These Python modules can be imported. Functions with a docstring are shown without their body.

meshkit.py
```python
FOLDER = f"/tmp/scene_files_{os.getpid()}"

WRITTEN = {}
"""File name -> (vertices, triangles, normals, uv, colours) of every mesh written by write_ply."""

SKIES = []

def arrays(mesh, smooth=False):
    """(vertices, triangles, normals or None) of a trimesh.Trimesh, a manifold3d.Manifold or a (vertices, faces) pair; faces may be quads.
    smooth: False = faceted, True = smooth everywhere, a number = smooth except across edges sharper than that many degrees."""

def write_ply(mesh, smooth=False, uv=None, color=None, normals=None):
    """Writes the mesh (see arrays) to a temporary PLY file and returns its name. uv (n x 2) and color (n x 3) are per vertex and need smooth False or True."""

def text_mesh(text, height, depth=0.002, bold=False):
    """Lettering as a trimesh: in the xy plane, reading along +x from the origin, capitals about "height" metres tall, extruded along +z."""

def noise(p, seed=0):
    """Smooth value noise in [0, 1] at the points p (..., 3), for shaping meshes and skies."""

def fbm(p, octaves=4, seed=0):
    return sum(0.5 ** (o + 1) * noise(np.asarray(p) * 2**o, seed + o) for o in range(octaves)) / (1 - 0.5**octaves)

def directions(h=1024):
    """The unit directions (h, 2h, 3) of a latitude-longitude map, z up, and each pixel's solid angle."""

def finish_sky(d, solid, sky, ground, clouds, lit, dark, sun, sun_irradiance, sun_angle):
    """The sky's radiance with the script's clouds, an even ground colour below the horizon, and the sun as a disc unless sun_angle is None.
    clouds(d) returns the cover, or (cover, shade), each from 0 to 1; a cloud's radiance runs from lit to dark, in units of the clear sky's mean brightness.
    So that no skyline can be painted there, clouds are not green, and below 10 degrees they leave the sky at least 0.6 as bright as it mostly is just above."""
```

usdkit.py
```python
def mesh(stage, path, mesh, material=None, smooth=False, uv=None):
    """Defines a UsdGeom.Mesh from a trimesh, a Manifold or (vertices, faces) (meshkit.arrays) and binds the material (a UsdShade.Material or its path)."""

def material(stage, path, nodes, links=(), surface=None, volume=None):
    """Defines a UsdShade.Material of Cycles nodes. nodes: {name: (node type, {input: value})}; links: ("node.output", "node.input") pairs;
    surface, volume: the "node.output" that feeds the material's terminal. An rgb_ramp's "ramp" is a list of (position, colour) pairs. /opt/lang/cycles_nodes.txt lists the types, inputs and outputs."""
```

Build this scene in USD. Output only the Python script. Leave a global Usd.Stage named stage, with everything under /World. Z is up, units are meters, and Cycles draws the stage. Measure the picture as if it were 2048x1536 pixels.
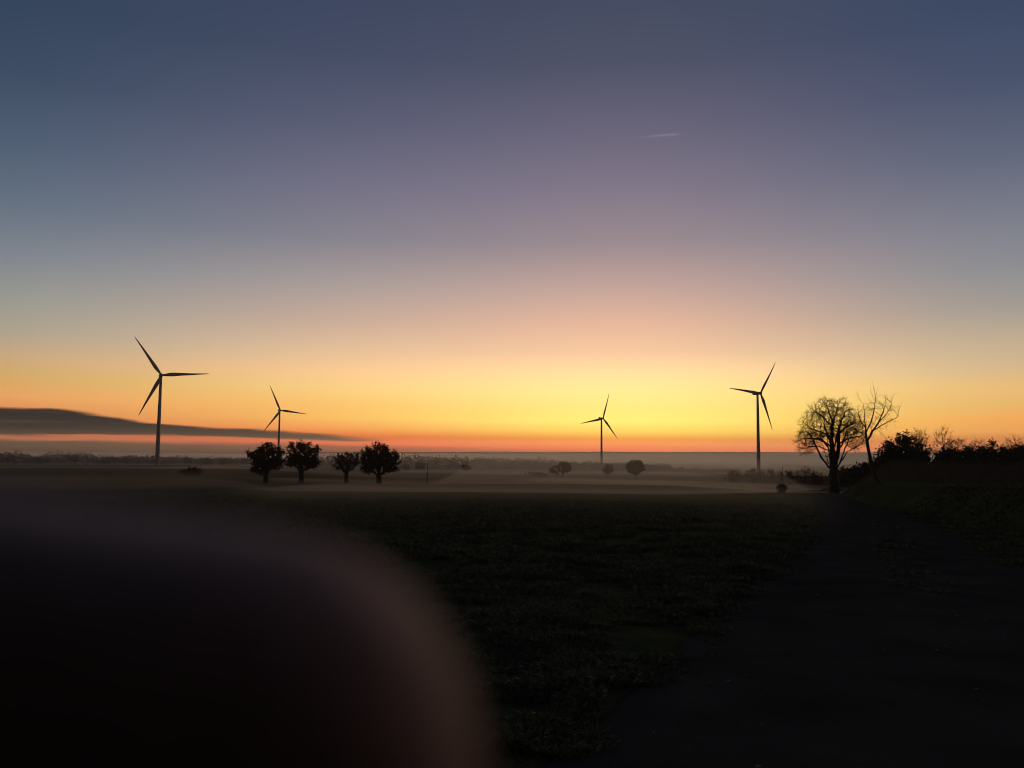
import math
import numpy as np
import trimesh
import manifold3d as m3
import usdkit
import meshkit
from scipy.spatial import cKDTree
from scipy.interpolate import PchipInterpolator
from scipy.ndimage import gaussian_filter1d, map_coordinates
from pxr import Usd, UsdGeom, UsdLux, UsdShade, Gf, Sdf, Vt

stage = Usd.Stage.CreateInMemory()
UsdGeom.SetStageUpAxis(stage, 'Z')
UsdGeom.Xform.Define(stage, '/World')

# ------------------------------------------------------------------ camera
F = 1650.0                                    # focal length in pixels of a picture 2048 wide
PITCH, ROLL, EYE = math.radians(4.85), math.radians(0.5), 1.6
fw = np.array([0, math.cos(PITCH), math.sin(PITCH)])
up0 = np.array([0, -math.sin(PITCH), math.cos(PITCH)])
rt0 = np.array([1.0, 0, 0])
rt = rt0 * math.cos(ROLL) + up0 * math.sin(ROLL)
up = up0 * math.cos(ROLL) - rt0 * math.sin(ROLL)
cam = UsdGeom.Camera.Define(stage, '/World/camera')
cam.CreateHorizontalApertureAttr(4.8)
cam.CreateVerticalApertureAttr(3.6)
cam.CreateFocalLengthAttr(4.8 * F / 2048)
cam.CreateFStopAttr(2.5)
cam.CreateFocusDistanceAttr(200.0)
cam.CreateClippingRangeAttr(Gf.Vec2f(0.001, 60000))
cam.CreateExposureAttr(0.0)
cam.AddTransformOp().Set(Gf.Matrix4d(*rt, 0, *up, 0, *(-fw), 0, 0, 0, EYE, 1))


def ray(px, py):
    """Direction of a point of the photograph (2048 x 1536)."""
    v = fw + rt * (px - 1024) / F - up * (py - 768) / F
    return v / np.linalg.norm(v)


def azel(px, py):
    v = ray(px, py)
    return math.degrees(math.atan2(v[0], v[1])), math.degrees(math.asin(v[2]))


def plan(px, d):
    """The point in plan at distance d below the picture's column px (taken at the horizon)."""
    a = math.radians(azel(px, 908 + (px - 1024) * math.tan(ROLL))[0])
    return d * math.sin(a), d * math.cos(a)


# ------------------------------------------------------------------ sky
SUN_EL, SUN_AZ = -1.0, azel(1270, 905)[0]
SKY_STRENGTH = 0.1
LIN = lambda c: tuple(((x / 255 + 0.055) / 1.055) ** 2.4 if x > 10 else x / 255 / 12.92 for x in c)
# what the twilight adds to the single-scattering sky (multiply scattered light): radiance by elevation,
# towards the sunset (GLOW), 20 degrees left of it (SIDE), 40 degrees left and all the way round (LEFT), 21 degrees right (RIGHT)
#SKYTABLE-BEGIN
LEFT = [(0.0, (150.8, 79.5, 60.2)), (0.6, (188.2, 100.5, 72.2)), (1.1, (200.2, 116.4, 74.0)), (1.6, (219.9, 135.5, 83.2)), (2.3, (226.2, 135.0, 86.1)), (3.2, (232.3, 159.1, 95.9)), (4.3, (207.7, 161.1, 93.7)), (5.5, (193.6, 159.0, 118.3)), (7.0, (162.3, 151.6, 133.2)), (9.0, (139.8, 142.2, 135.1)), (11.5, (114.2, 121.0, 130.9)), (14.5, (85.5, 99.7, 116.4)), (18.0, (61.4, 78.7, 100.2)), (22.0, (39.0, 57.1, 81.0)), (26.0, (31.0, 49.9, 73.8)), (31.0, (37.5, 51.4, 76.2)), (60, (23.2, 35.9, 62.5)), (90, (18.7, 30.8, 56.4))]
SIDE = [(0.0, (189.1, 62.4, 48.9)), (0.6, (240.3, 66.8, 38.4)), (1.1, (229.1, 82.4, 25.9)), (1.6, (254.8, 150.9, 78.8)), (2.3, (250.5, 189.8, 96.6)), (3.2, (251.6, 190.8, 102.7)), (4.3, (249.6, 204.3, 124.9)), (5.5, (250.1, 197.2, 138.8)), (7.0, (225.8, 183.9, 143.8)), (9.0, (195.5, 161.6, 142.2)), (11.5, (161.2, 145.7, 140.9)), (14.5, (124.5, 117.7, 127.4)), (18.0, (105.3, 98.5, 119.1)), (22.0, (77.4, 77.1, 101.1)), (26.0, (53.1, 58.5, 82.8)), (31.0, (42.3, 50.3, 76.3)), (60, (26.2, 35.2, 62.6)), (90, (21.1, 30.2, 56.5))]
GLOW = [(0.0, (201.9, 76.9, 43.3)), (0.6, (236.0, 80.5, 2.6)), (1.1, (228.9, 148.9, 2.6)), (1.6, (238.4, 226.1, 97.9)), (2.3, (259.1, 256.1, 128.7)), (3.2, (262.6, 244.5, 132.9)), (4.3, (271.6, 242.0, 149.4)), (5.5, (276.8, 229.2, 158.4)), (7.0, (246.0, 196.5, 152.9)), (9.0, (229.0, 176.1, 144.9)), (11.5, (192.1, 153.7, 141.5)), (14.5, (147.6, 126.0, 129.1)), (18.0, (122.0, 107.2, 122.6)), (22.0, (96.0, 85.9, 105.7)), (26.0, (67.1, 65.9, 84.8)), (31.0, (52.0, 56.4, 75.3)), (60, (32.3, 39.5, 61.7)), (90, (26.0, 33.9, 55.7))]
RIGHT = [(0.0, (159.6, 63.4, 41.5)), (0.6, (199.0, 87.8, 35.3)), (1.1, (206.5, 119.2, 58.9)), (1.6, (238.1, 158.5, 86.0)), (2.3, (242.5, 161.5, 83.2)), (3.2, (225.5, 175.1, 102.4)), (4.3, (226.3, 178.3, 112.4)), (5.5, (200.6, 172.4, 132.3)), (7.0, (183.9, 161.7, 134.3)), (9.0, (148.7, 141.7, 133.7)), (11.5, (125.5, 126.1, 131.7)), (14.5, (108.8, 109.8, 124.0)), (18.0, (80.5, 86.0, 107.1)), (22.0, (54.2, 62.9, 90.3)), (26.0, (39.9, 52.2, 81.4)), (31.0, (35.0, 53.9, 76.8)), (60, (21.7, 37.7, 63.0)), (90, (17.5, 32.3, 56.8))]
#SKYTABLE-END


def sky_ramp(rows):
    return [(math.sqrt(e / 90), tuple(x / SKY_STRENGTH / 20 for x in LIN(c))) for e, c in rows]


HAT_AT = [-40.0, -20.0, 0.0, 21.0, 75.0]


def hat(k):
    """How much of the k-th column of the sky shows at each azimuth off the sunset (-180 to 180), softly blended."""
    a = np.arange(-360, 360.1, 0.5)
    v = np.interp(a, HAT_AT, [float(j == k or (k == 0 and j == 4)) for j in range(5)])
    v = gaussian_filter1d(v, 2 * 4.0, mode='nearest')
    return [((x + 180) / 360, (y, y, y)) for x, y in zip(a, v) if -180 <= x <= 180]


def az_ramp(pts, scale):
    """Elevation (degrees) against azimuth (degrees from -80 to 10) as a grey ramp."""
    return [((a + 80) / 90, (e / scale,) * 3) for a, e in pts]


ax = lambda pts: [azel(*p) for p in pts]
UPPER = ax([(0, 812), (110, 816), (190, 826), (250, 836), (285, 843), (330, 847), (500, 857), (650, 868), (740, 876), (800, 881)])
LOWER = ax([(0, 872), (260, 871), (400, 873), (500, 876), (600, 882), (800, 882)])
UPPER = [(-80, 2.6), (-60, 2.9), (-45, 3.0)] + UPPER + [(UPPER[-1][0] + 2, 0.5), (10, 0.5)]
LOWER = [(-80, 1.6), (-60, 1.3), (-45, 1.0)] + LOWER + [(LOWER[-1][0] + 2, 1.0), (10, 1.0)]
BANK_TOP = [(-80, 1.2), (-50, 0.8)] + ax([(0, 877), (150, 879), (300, 883), (600, 887), (900, 893), (1100, 899)]) + [(10, 0.0)]
con0, con1 = np.array(ray(1262, 276)), np.array(ray(1366, 267))
con_axis = (con1 - con0) / np.linalg.norm(con1 - con0)
con_side = np.cross(con_axis, con0); con_side /= np.linalg.norm(con_side)
con_len = float(np.linalg.norm(con1 - con0))
sun_h = (math.sin(math.radians(SUN_AZ)), math.cos(math.radians(SUN_AZ)), 0)
M_ = lambda t, a=0.5, b=0.5, c=0.0, clamp=False: ('math', {'math_type': t, 'value1': float(a), 'value2': float(b), 'value3': float(c), 'use_clamp': clamp})
nodes = {
    'tc': ('texture_coordinate', {}),
    'sky': ('sky_texture', {'sky_type': 'single_scattering', 'sun_disc': False, 'sun_elevation': math.radians(SUN_EL), 'sun_rotation': math.radians(SUN_AZ), 'altitude': 100.0, 'air_density': 1.0, 'aerosol_density': 1.0, 'ozone_density': 1.5}),
    'xyz': ('separate_xyz', {}),
    'el': M_('arcsine'), 'eldeg': M_('multiply', 0, 180 / math.pi), 'elpos': M_('maximum', 0, 0.0), 'eln': M_('divide', 0, 90.0), 'elf': M_('sqrt'),
    'az': M_('arctan2'), 'azdeg': M_('multiply', 0, 180 / math.pi),
    'azn': ('map_range', {'range_type': 'linear', 'from_min': -80.0, 'from_max': 10.0, 'to_min': 0.0, 'to_max': 1.0, 'clamp': True}),
    'flat': ('vector_math', {'vector_math_type': 'multiply', 'math_type': 'multiply', 'vector2': (1, 1, 0)}), 'flatn': ('vector_math', {'math_type': 'normalize'}),
    'dots': ('vector_math', {'math_type': 'dot_product', 'vector2': sun_h}), 'dota': M_('arccosine'), 'dotd': M_('divide', 0, math.pi),
    'glow': ('rgb_ramp', {'ramp': sky_ramp(GLOW)}), 'side': ('rgb_ramp', {'ramp': sky_ramp(SIDE)}), 'left': ('rgb_ramp', {'ramp': sky_ramp(LEFT)}), 'right': ('rgb_ramp', {'ramp': sky_ramp(RIGHT)}),
    'off': M_('subtract', 0, SUN_AZ), 'offw': M_('wrap', 0, 180.0, -180.0), 'offn': ('map_range', {'range_type': 'linear', 'from_min': -180.0, 'from_max': 180.0, 'to_min': 0.0, 'to_max': 1.0, 'clamp': True}),
    'wl': ('rgb_ramp', {'ramp': hat(0)}), 'ws': ('rgb_ramp', {'ramp': hat(1)}), 'wg': ('rgb_ramp', {'ramp': hat(2)}), 'wr': ('rgb_ramp', {'ramp': hat(3)}),
    'ml': ('mix_color', {'blend_type': 'multiply', 'fac': 1.0, 'use_clamp': False}), 'ms': ('mix_color', {'blend_type': 'multiply', 'fac': 1.0, 'use_clamp': False}), 'mg': ('mix_color', {'blend_type': 'multiply', 'fac': 1.0, 'use_clamp': False}), 'mr': ('mix_color', {'blend_type': 'multiply', 'fac': 1.0, 'use_clamp': False}),
    'a1': ('mix_color', {'blend_type': 'add', 'fac': 1.0, 'use_clamp': False}), 'a2': ('mix_color', {'blend_type': 'add', 'fac': 1.0, 'use_clamp': False}),
    'v': ('rgb_ramp', {'ramp': [(d / 180, (v, v, v)) for d, v in [(0, 1), (38, 1), (60, .75), (90, .42), (130, .26), (180, .2)]]}),
    'add': ('mix_color', {'blend_type': 'add', 'fac': 1.0, 'use_clamp': False}), 'fade': ('mix_color', {'blend_type': 'multiply', 'fac': 1.0}), 'gain': ('mix_color', {'blend_type': 'multiply', 'fac': 1.0, 'b': (20.0, 20.0, 20.0), 'use_clamp': False}),
    'sum': ('mix_color', {'blend_type': 'add', 'fac': 1.0, 'use_clamp': False}),
    # cloud bank
    'cm': ('mapping', {'scale': (11.0, 11.0, 170.0)}), 'cn': ('noise_texture', {'scale': 1.0, 'detail': 4.0, 'roughness': 0.55}), 'cn0': M_('subtract', 0, 0.5), 'cn1': M_('multiply', 0, 0.5), 'elj': M_('add'),
    'ur': ('rgb_ramp', {'ramp': az_ramp(UPPER, 4.0)}), 'lr': ('rgb_ramp', {'ramp': az_ramp(LOWER, 4.0)}), 'u': M_('multiply', 0, 4.0), 'l': M_('multiply', 0, 4.0),
    'du': M_('subtract'), 'dl': M_('subtract'),
    'cu': ('map_range', {'range_type': 'smoothstep', 'from_min': -0.06, 'from_max': 0.22, 'to_min': 0.0, 'to_max': 1.0, 'clamp': True}),
    'cl': ('map_range', {'range_type': 'smoothstep', 'from_min': -0.06, 'from_max': 0.14, 'to_min': 0.0, 'to_max': 1.0, 'clamp': True}),
    'c': M_('multiply'), 'cm2': ('mapping', {'scale': (2.5, 2.5, 150.0), 'location': (3.0, 1.0, 0.4)}), 'cn2': ('noise_texture', {'scale': 1.0, 'detail': 4.0, 'roughness': 0.6}), 'cth': ('map_range', {'range_type': 'smoothstep', 'from_min': 0.42, 'from_max': 0.72, 'to_min': 0.99, 'to_max': 0.92, 'clamp': True}), 'cf': M_('multiply', 0, 0.99),
    'cloud': ('mix_color', {'blend_type': 'mix', 'b': tuple(x / SKY_STRENGTH for x in LIN((12, 28, 36)))}),
    'du2': M_('subtract'), 'ur2': ('rgb_ramp', {'ramp': az_ramp(BANK_TOP, 4.0)}), 'u2': M_('multiply', 0, 4.0), 'op2': ('rgb_ramp', {'ramp': [((a + 80) / 90, (v,) * 3) for a, v in [(-80, .4), (-60, .7), (-32, .95), (-20, .88), (-10, .66), (0, .32), (6, 0), (10, 0)]]}),
    'cu2': ('map_range', {'range_type': 'smoothstep', 'from_min': -0.12, 'from_max': 0.2, 'to_min': 0.0, 'to_max': 1.0, 'clamp': True}), 'cf2': M_('multiply'),
    'bank': ('mix_color', {'blend_type': 'mix', 'b': tuple(x / SKY_STRENGTH for x in LIN((40, 37, 37)))}),
    # contrail
    'ca': ('vector_math', {'math_type': 'subtract', 'vector2': tuple(con0)}),
    'ct': ('vector_math', {'math_type': 'dot_product', 'vector2': tuple(con_axis)}), 'cs': ('vector_math', {'math_type': 'dot_product', 'vector2': tuple(con_side)}),
    'cbow': M_('multiply', 0, 1.0 / con_len), 'cbow1': M_('subtract', 0, 0.55), 'cbow2': M_('multiply'), 'cbow3': M_('multiply', 0, 0.0030), 'csb': M_('add'),
    'csa': M_('absolute'), 'cw': ('map_range', {'range_type': 'smoothstep', 'from_min': 0.0, 'from_max': 0.0022, 'to_min': 1.0, 'to_max': 0.0, 'clamp': True}),
    'tr': ('rgb_ramp', {'ramp': [(0, (0, 0, 0)), (.05, (.03,) * 3), (.25, (.25,) * 3), (.5, (.6,) * 3), (.85, (.8,) * 3), (.9, (.35,) * 3), (1, (0, 0, 0))]}), 'cc': M_('multiply'), 'ccf': M_('multiply', 0, 0.4),
    'trail': ('mix_color', {'blend_type': 'mix', 'b': tuple(x / SKY_STRENGTH for x in LIN((160, 154, 178)))}),
    'bg': ('background_shader', {'strength': SKY_STRENGTH}),
}
links = [('tc.generated', 'xyz.vector'), ('xyz.z', 'el.value1'), ('el.value', 'eldeg.value1'), ('eldeg.value', 'elpos.value1'), ('elpos.value', 'eln.value1'), ('eln.value', 'elf.value1'),
         ('xyz.x', 'az.value1'), ('xyz.y', 'az.value2'), ('az.value', 'azdeg.value1'), ('azdeg.value', 'azn.value'),
         ('tc.generated', 'flat.vector1'), ('flat.vector', 'flatn.vector1'), ('flatn.vector', 'dots.vector1'), ('dots.value', 'dota.value1'), ('dota.value', 'dotd.value1'),
         ('elf.value', 'glow.fac'), ('elf.value', 'side.fac'), ('elf.value', 'left.fac'), ('elf.value', 'right.fac'), ('dotd.value', 'v.fac'), ('azdeg.value', 'off.value1'), ('off.value', 'offw.value1'), ('offw.value', 'offn.value'),
         ('offn.result', 'wl.fac'), ('offn.result', 'ws.fac'), ('offn.result', 'wg.fac'), ('offn.result', 'wr.fac'), ('left.color', 'ml.a'), ('wl.color', 'ml.b'), ('side.color', 'ms.a'), ('ws.color', 'ms.b'), ('glow.color', 'mg.a'), ('wg.color', 'mg.b'), ('right.color', 'mr.a'), ('wr.color', 'mr.b'),
         ('ml.result', 'a1.a'), ('ms.result', 'a1.b'), ('mg.result', 'a2.a'), ('mr.result', 'a2.b'),
         ('a1.result', 'add.a'), ('a2.result', 'add.b'), ('add.result', 'fade.a'), ('v.color', 'fade.b'), ('fade.result', 'gain.a'),
         ('sky.color', 'sum.a'), ('gain.result', 'sum.b'),
         ('tc.generated', 'cm.vector'), ('cm.vector', 'cn.vector'), ('cn.fac', 'cn0.value1'), ('cn0.value', 'cn1.value1'), ('eldeg.value', 'elj.value1'), ('cn1.value', 'elj.value2'),
         ('azn.result', 'ur.fac'), ('azn.result', 'lr.fac'), ('ur.color', 'u.value1'), ('lr.color', 'l.value1'),
         ('u.value', 'du.value1'), ('elj.value', 'du.value2'), ('elj.value', 'dl.value1'), ('l.value', 'dl.value2'),
         ('du.value', 'cu.value'), ('dl.value', 'cl.value'), ('cu.result', 'c.value1'), ('cl.result', 'c.value2'), ('c.value', 'cf.value1'), ('tc.generated', 'cm2.vector'), ('cm2.vector', 'cn2.vector'), ('cn2.fac', 'cth.value'), ('cth.result', 'cf.value2'),
         ('azn.result', 'ur2.fac'), ('azn.result', 'op2.fac'), ('ur2.color', 'u2.value1'), ('u2.value', 'du2.value1'), ('elj.value', 'du2.value2'), ('du2.value', 'cu2.value'), ('cu2.result', 'cf2.value1'), ('op2.color', 'cf2.value2'),
         ('sum.result', 'bank.a'), ('cf2.value', 'bank.fac'), ('bank.result', 'cloud.a'), ('cf.value', 'cloud.fac'),
         ('tc.generated', 'ca.vector1'), ('ca.vector', 'ct.vector1'), ('ca.vector', 'cs.vector1'), ('ct.value', 'cbow.value1'),
         ('cbow.value', 'cbow1.value1'), ('cbow1.value', 'cbow2.value1'), ('cbow1.value', 'cbow2.value2'), ('cbow2.value', 'cbow3.value1'), ('cs.value', 'csb.value1'), ('cbow3.value', 'csb.value2'),
         ('csb.value', 'csa.value1'), ('csa.value', 'cw.value'), ('cbow.value', 'tr.fac'), ('cw.result', 'cc.value1'), ('tr.color', 'cc.value2'), ('cc.value', 'ccf.value1'),
         ('cloud.result', 'trail.a'), ('ccf.value', 'trail.fac'), ('trail.result', 'bg.color')]
nodes['flat'] = ('vector_math', {'math_type': 'multiply', 'vector2': (1, 1, 0)})
sky_mat = usdkit.material(stage, '/World/Looks/sky', nodes, links, surface='bg.background')
dome = UsdLux.DomeLight.Define(stage, '/World/sky')
UsdShade.MaterialBindingAPI.Apply(dome.GetPrim()).Bind(sky_mat)
dome.GetPrim().SetCustomDataByKey('kind', 'structure')
sun = UsdLux.DistantLight.Define(stage, '/World/sun')
sun.CreateNormalizeAttr(True)
UsdLux.LightAPI(sun)
sun.CreateIntensityAttr(0.5)
sun.CreateAngleAttr(0.5)
sun.CreateColorAttr(Gf.Vec3f(1, 0.72, 0.45))
sun.AddRotateXYZOp().Set(Gf.Vec3f(90 - SUN_EL - 0, 0, 0))
sd = np.array([sun_h[0] * math.cos(math.radians(SUN_EL)), sun_h[1] * math.cos(math.radians(SUN_EL)), math.sin(math.radians(SUN_EL))])
sun.ClearXformOpOrder()
bx_ = np.cross([0, 0, 1.0], sd); bx_ /= np.linalg.norm(bx_)
by_ = np.cross(sd, bx_)
sun.AddTransformOp().Set(Gf.Matrix4d(*bx_, 0, *by_, 0, *sd, 0, 0, 0, 50, 1))

# ------------------------------------------------------------------ helpers
rng = np.random.default_rng(7)
used = {}


def path_for(name, parent=None):
    base = (str(parent.GetPath()) if parent else '/World') + '/' + name
    k = used.get(base, -1) + 1
    used[base] = k
    return base if k == 0 else f'{base}_{k:03d}'


def tag(p, label=None, cat=None, group=None, kind=None):
    for key, v in (('label', label), ('category', cat), ('group', group), ('kind', kind)):
        if v:
            p.SetCustomDataByKey(key, v)
    return p


def obj(name, mesh, mat, parent=None, smooth=False):
    return usdkit.mesh(stage, path_for(name, parent), mesh, mat, smooth=smooth).GetPrim()


def thing(name, label, cat, loc=(0, 0, 0), rotz=0.0, scale=None, group=None):
    x = UsdGeom.Xform.Define(stage, path_for(name))
    x.AddTranslateOp().Set(Gf.Vec3d(*map(float, loc)))
    x.AddRotateZOp().Set(float(math.degrees(rotz)))
    if scale is not None:
        x.AddScaleOp().Set(Gf.Vec3f(*np.broadcast_to(scale, 3).astype(float).tolist()))
    return tag(x.GetPrim(), label, cat, group)


def copy_of(src, name, label, cat, loc, rotz=0.0, scale=None, group=None):
    p = thing(name, label, cat, loc, rotz, scale, group)
    p.GetReferences().AddInternalReference(src.GetPath())
    p.SetInstanceable(True)
    return p


def mat(name, nodes, links=(), **k):
    return usdkit.material(stage, '/World/Looks/' + name, nodes, links, **k)


def noisy(name, c0, c1, scale, rough=0.8, bump=0.0, bump_scale=None, detail=5.0, coord='geo', spec=0.3):
    n = {'g': ('geometry', {}), 'n': ('noise_texture', {'scale': float(scale), 'detail': detail, 'roughness': 0.6}), 'r': ('rgb_ramp', {'ramp': [(0.3, c0), (0.7, c1)]}),
         'p': ('principled_bsdf', {'roughness': rough, 'specular_ior_level': spec})}
    l = [('g.position', 'n.vector'), ('n.fac', 'r.fac'), ('r.color', 'p.base_color')]
    if bump:
        n['n2'] = ('noise_texture', {'scale': float(bump_scale), 'detail': 4.0})
        n['b'] = ('bump', {'strength': 1.0, 'distance': float(bump)})
        l += [('g.position', 'n2.vector'), ('n2.fac', 'b.height'), ('b.normal', 'p.normal')]
    return mat(name, n, l, surface='p.BSDF')


def leaf_mat(name, c0, c1):
    return mat(name, {'o': ('object_info', {}), 'g': ('geometry', {}), 'n': ('noise_texture', {'scale': 0.9, 'detail': 3.0}), 'r': ('rgb_ramp', {'ramp': [(0.3, c0), (0.7, c1)]}),
                      'd': ('principled_bsdf', {'roughness': 0.7, 'specular_ior_level': 0.2}), 't': ('translucent_bsdf', {}), 'm': ('mix_closure', {'fac': 0.25})},
               [('g.position', 'n.vector'), ('n.fac', 'r.fac'), ('r.color', 'd.base_color'), ('r.color', 't.color'), ('d.BSDF', 'm.closure1'), ('t.BSDF', 'm.closure2')], surface='m.closure')


BARK = noisy('bark', (0.030, 0.024, 0.018), (0.065, 0.052, 0.040), 6, 0.9, 0.02, 12)
TWIG = noisy('twig_bark', (0.035, 0.027, 0.020), (0.06, 0.048, 0.036), 2, 0.9)
LEAF = leaf_mat('autumn_leaves', (0.040, 0.034, 0.018), (0.100, 0.070, 0.032))
EVERGREEN = leaf_mat('evergreen_leaves', (0.025, 0.030, 0.016), (0.055, 0.060, 0.030))
FARLEAF = leaf_mat('distant_foliage', (0.020, 0.022, 0.012), (0.045, 0.042, 0.022))
WOOD = noisy('grey_wood', (0.06, 0.05, 0.04), (0.11, 0.09, 0.07), 8, 0.9)
WHITE = noisy('turbine_paint', (0.28, 0.28, 0.276), (0.34, 0.34, 0.335), 0.15, 0.45)
JOINT = noisy('turbine_joint', (0.12, 0.12, 0.12), (0.16, 0.16, 0.16), 0.3, 0.5)

# ------------------------------------------------------------------ terrain
DK = [0, 10, 30, 60, 100, 137, 200, 250, 330, 450, 560, 700, 830, 1100, 1400, 2000, 3500, 5200, 9500]
COL = {
    'L': [-1.6, -1.95, -2.65, -3.7, -5.0, -6.2, -8.2, -9.2, -9.0, -8.6, -11.0, -12.8, -13.2, -18, -20, -24, -26, -24, -24],
    'C': [-1.6, -1.95, -2.65, -3.7, -5.0, -6.3, -9.8, -9.4, -11.8, -14.0, -16.3, -17.3, -18.5, -22, -25, -28, -30, -28, -26],
    'R': [-1.6, -1.95, -2.65, -3.7, -4.8, -5.6, -9.5, -11.0, -13.0, -14.2, -16.0, -18.0, -19.5, -23, -25, -28, -30, -28, -26],
    'W': [-1.6, -1.95, -2.65, -3.7, -4.9, -5.6, -7.4, -9.2, -11.5, -14.0, -16.0, -18.0, -19.5, -23, -25, -28, -30, -28, -26],
    'B': [-1.6, -1.6, -1.5, -1.3, -1.0, -0.8, -1.0, -2, -3, -5, -7, -9, -11, -14, -16, -18, -20, -20, -20],
}
azp = lambda px: math.degrees(math.atan2(px - 1024, F))
KN = [(-180, 'B'), (-95, 'B'), (-60, 'L'), (azp(500), 'L'), (azp(760), 'C'), (azp(1350), 'C'), (azp(1560), 'R'), (azp(1690), 'R'), (azp(1740), 'W'), (60, 'W'), (95, 'B'), (180, 'B')]
LD = np.linspace(0, math.log1p(9500 / 5), 500)
fine = {k: PchipInterpolator(np.log1p(np.array(DK) / 5.0), np.array(v) + EYE)(LD) for k, v in COL.items()}
AZ = np.arange(-180, 180.01, 0.5)
T = np.empty((len(AZ), len(LD)))
ka = np.array([a for a, _ in KN])
kv = np.array([fine[c] for _, c in KN])
for j in range(len(LD)):
    T[:, j] = np.interp(AZ, ka, kv[:, j])
T = gaussian_filter1d(T, 2.0, axis=0, mode='wrap')

ROAD_D = np.array([-60, -10, 0, 8, 32, 84, 110, 137, 175, 215])
ROAD_X = np.array([-26, -3.4, 0.85, 4.2, 14.3, 33.2, 41.7, 51.2, 64.0, 77.0])
road_c = PchipInterpolator(ROAD_D, ROAD_X)
BANK_D = np.array([-60, 0, 26, 84, 110, 137, 260])
BANK_X = np.array([-14, 7.0, 16.8, 36.8, 44.4, 54.4, 96])
bank_c = PchipInterpolator(BANK_D, BANK_X)


def sstep(a, b, x):
    t = np.clip((x - a) / (b - a), 0, 1)
    return t * t * (3 - 2 * t)


def road_offset(x, y):
    """Signed distance from the road's middle, roughly square to it."""
    return (x - road_c(np.clip(y, -60, 215))) * 0.925


def ground(x, y, carve=True):
    shape = np.shape(x)
    x, y = np.atleast_1d(np.asarray(x, float)), np.atleast_1d(np.asarray(y, float))
    d = np.hypot(x, y)
    a = np.degrees(np.arctan2(x, y))
    z = map_coordinates(T, [(a + 180) / 0.5, np.log1p(np.minimum(d, 9500) / 5) / LD[1]], order=1, mode='nearest')
    u = (x - bank_c(np.clip(y, -60, 260))) * 0.925
    z = z + 1.8 * sstep(0, 2.8, u) * sstep(8, 30, y) * (1 - sstep(260, 330, d)) * (1 + 0.18 * (meshkit.noise(np.stack([x / 4, y / 4, 0 * x], -1)) - 0.5))
    r = np.abs(road_offset(x, y))
    onroad = (1 - sstep(2.0, 2.9, r)) * (y > -60) * (1 - sstep(150, 200, y))
    rough = meshkit.fbm(np.stack([x * 0.9, y * 0.9, 0 * x], -1), 3, 3) - 0.5
    z = z + rough * 0.22 * (1 - onroad) * (1 - sstep(60, 200, d)) * sstep(1, 4, d)
    z = z + (meshkit.fbm(np.stack([x / 90, y / 90, 0 * x], -1), 3, 5) - 0.5) * 1.2 * sstep(120, 300, d)
    if carve:
        z = z - 0.06 * onroad
    return z.reshape(shape)


def gz(px, d):
    x, y = plan(px, d)
    return np.array([x, y, float(ground(x, y))])


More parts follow.
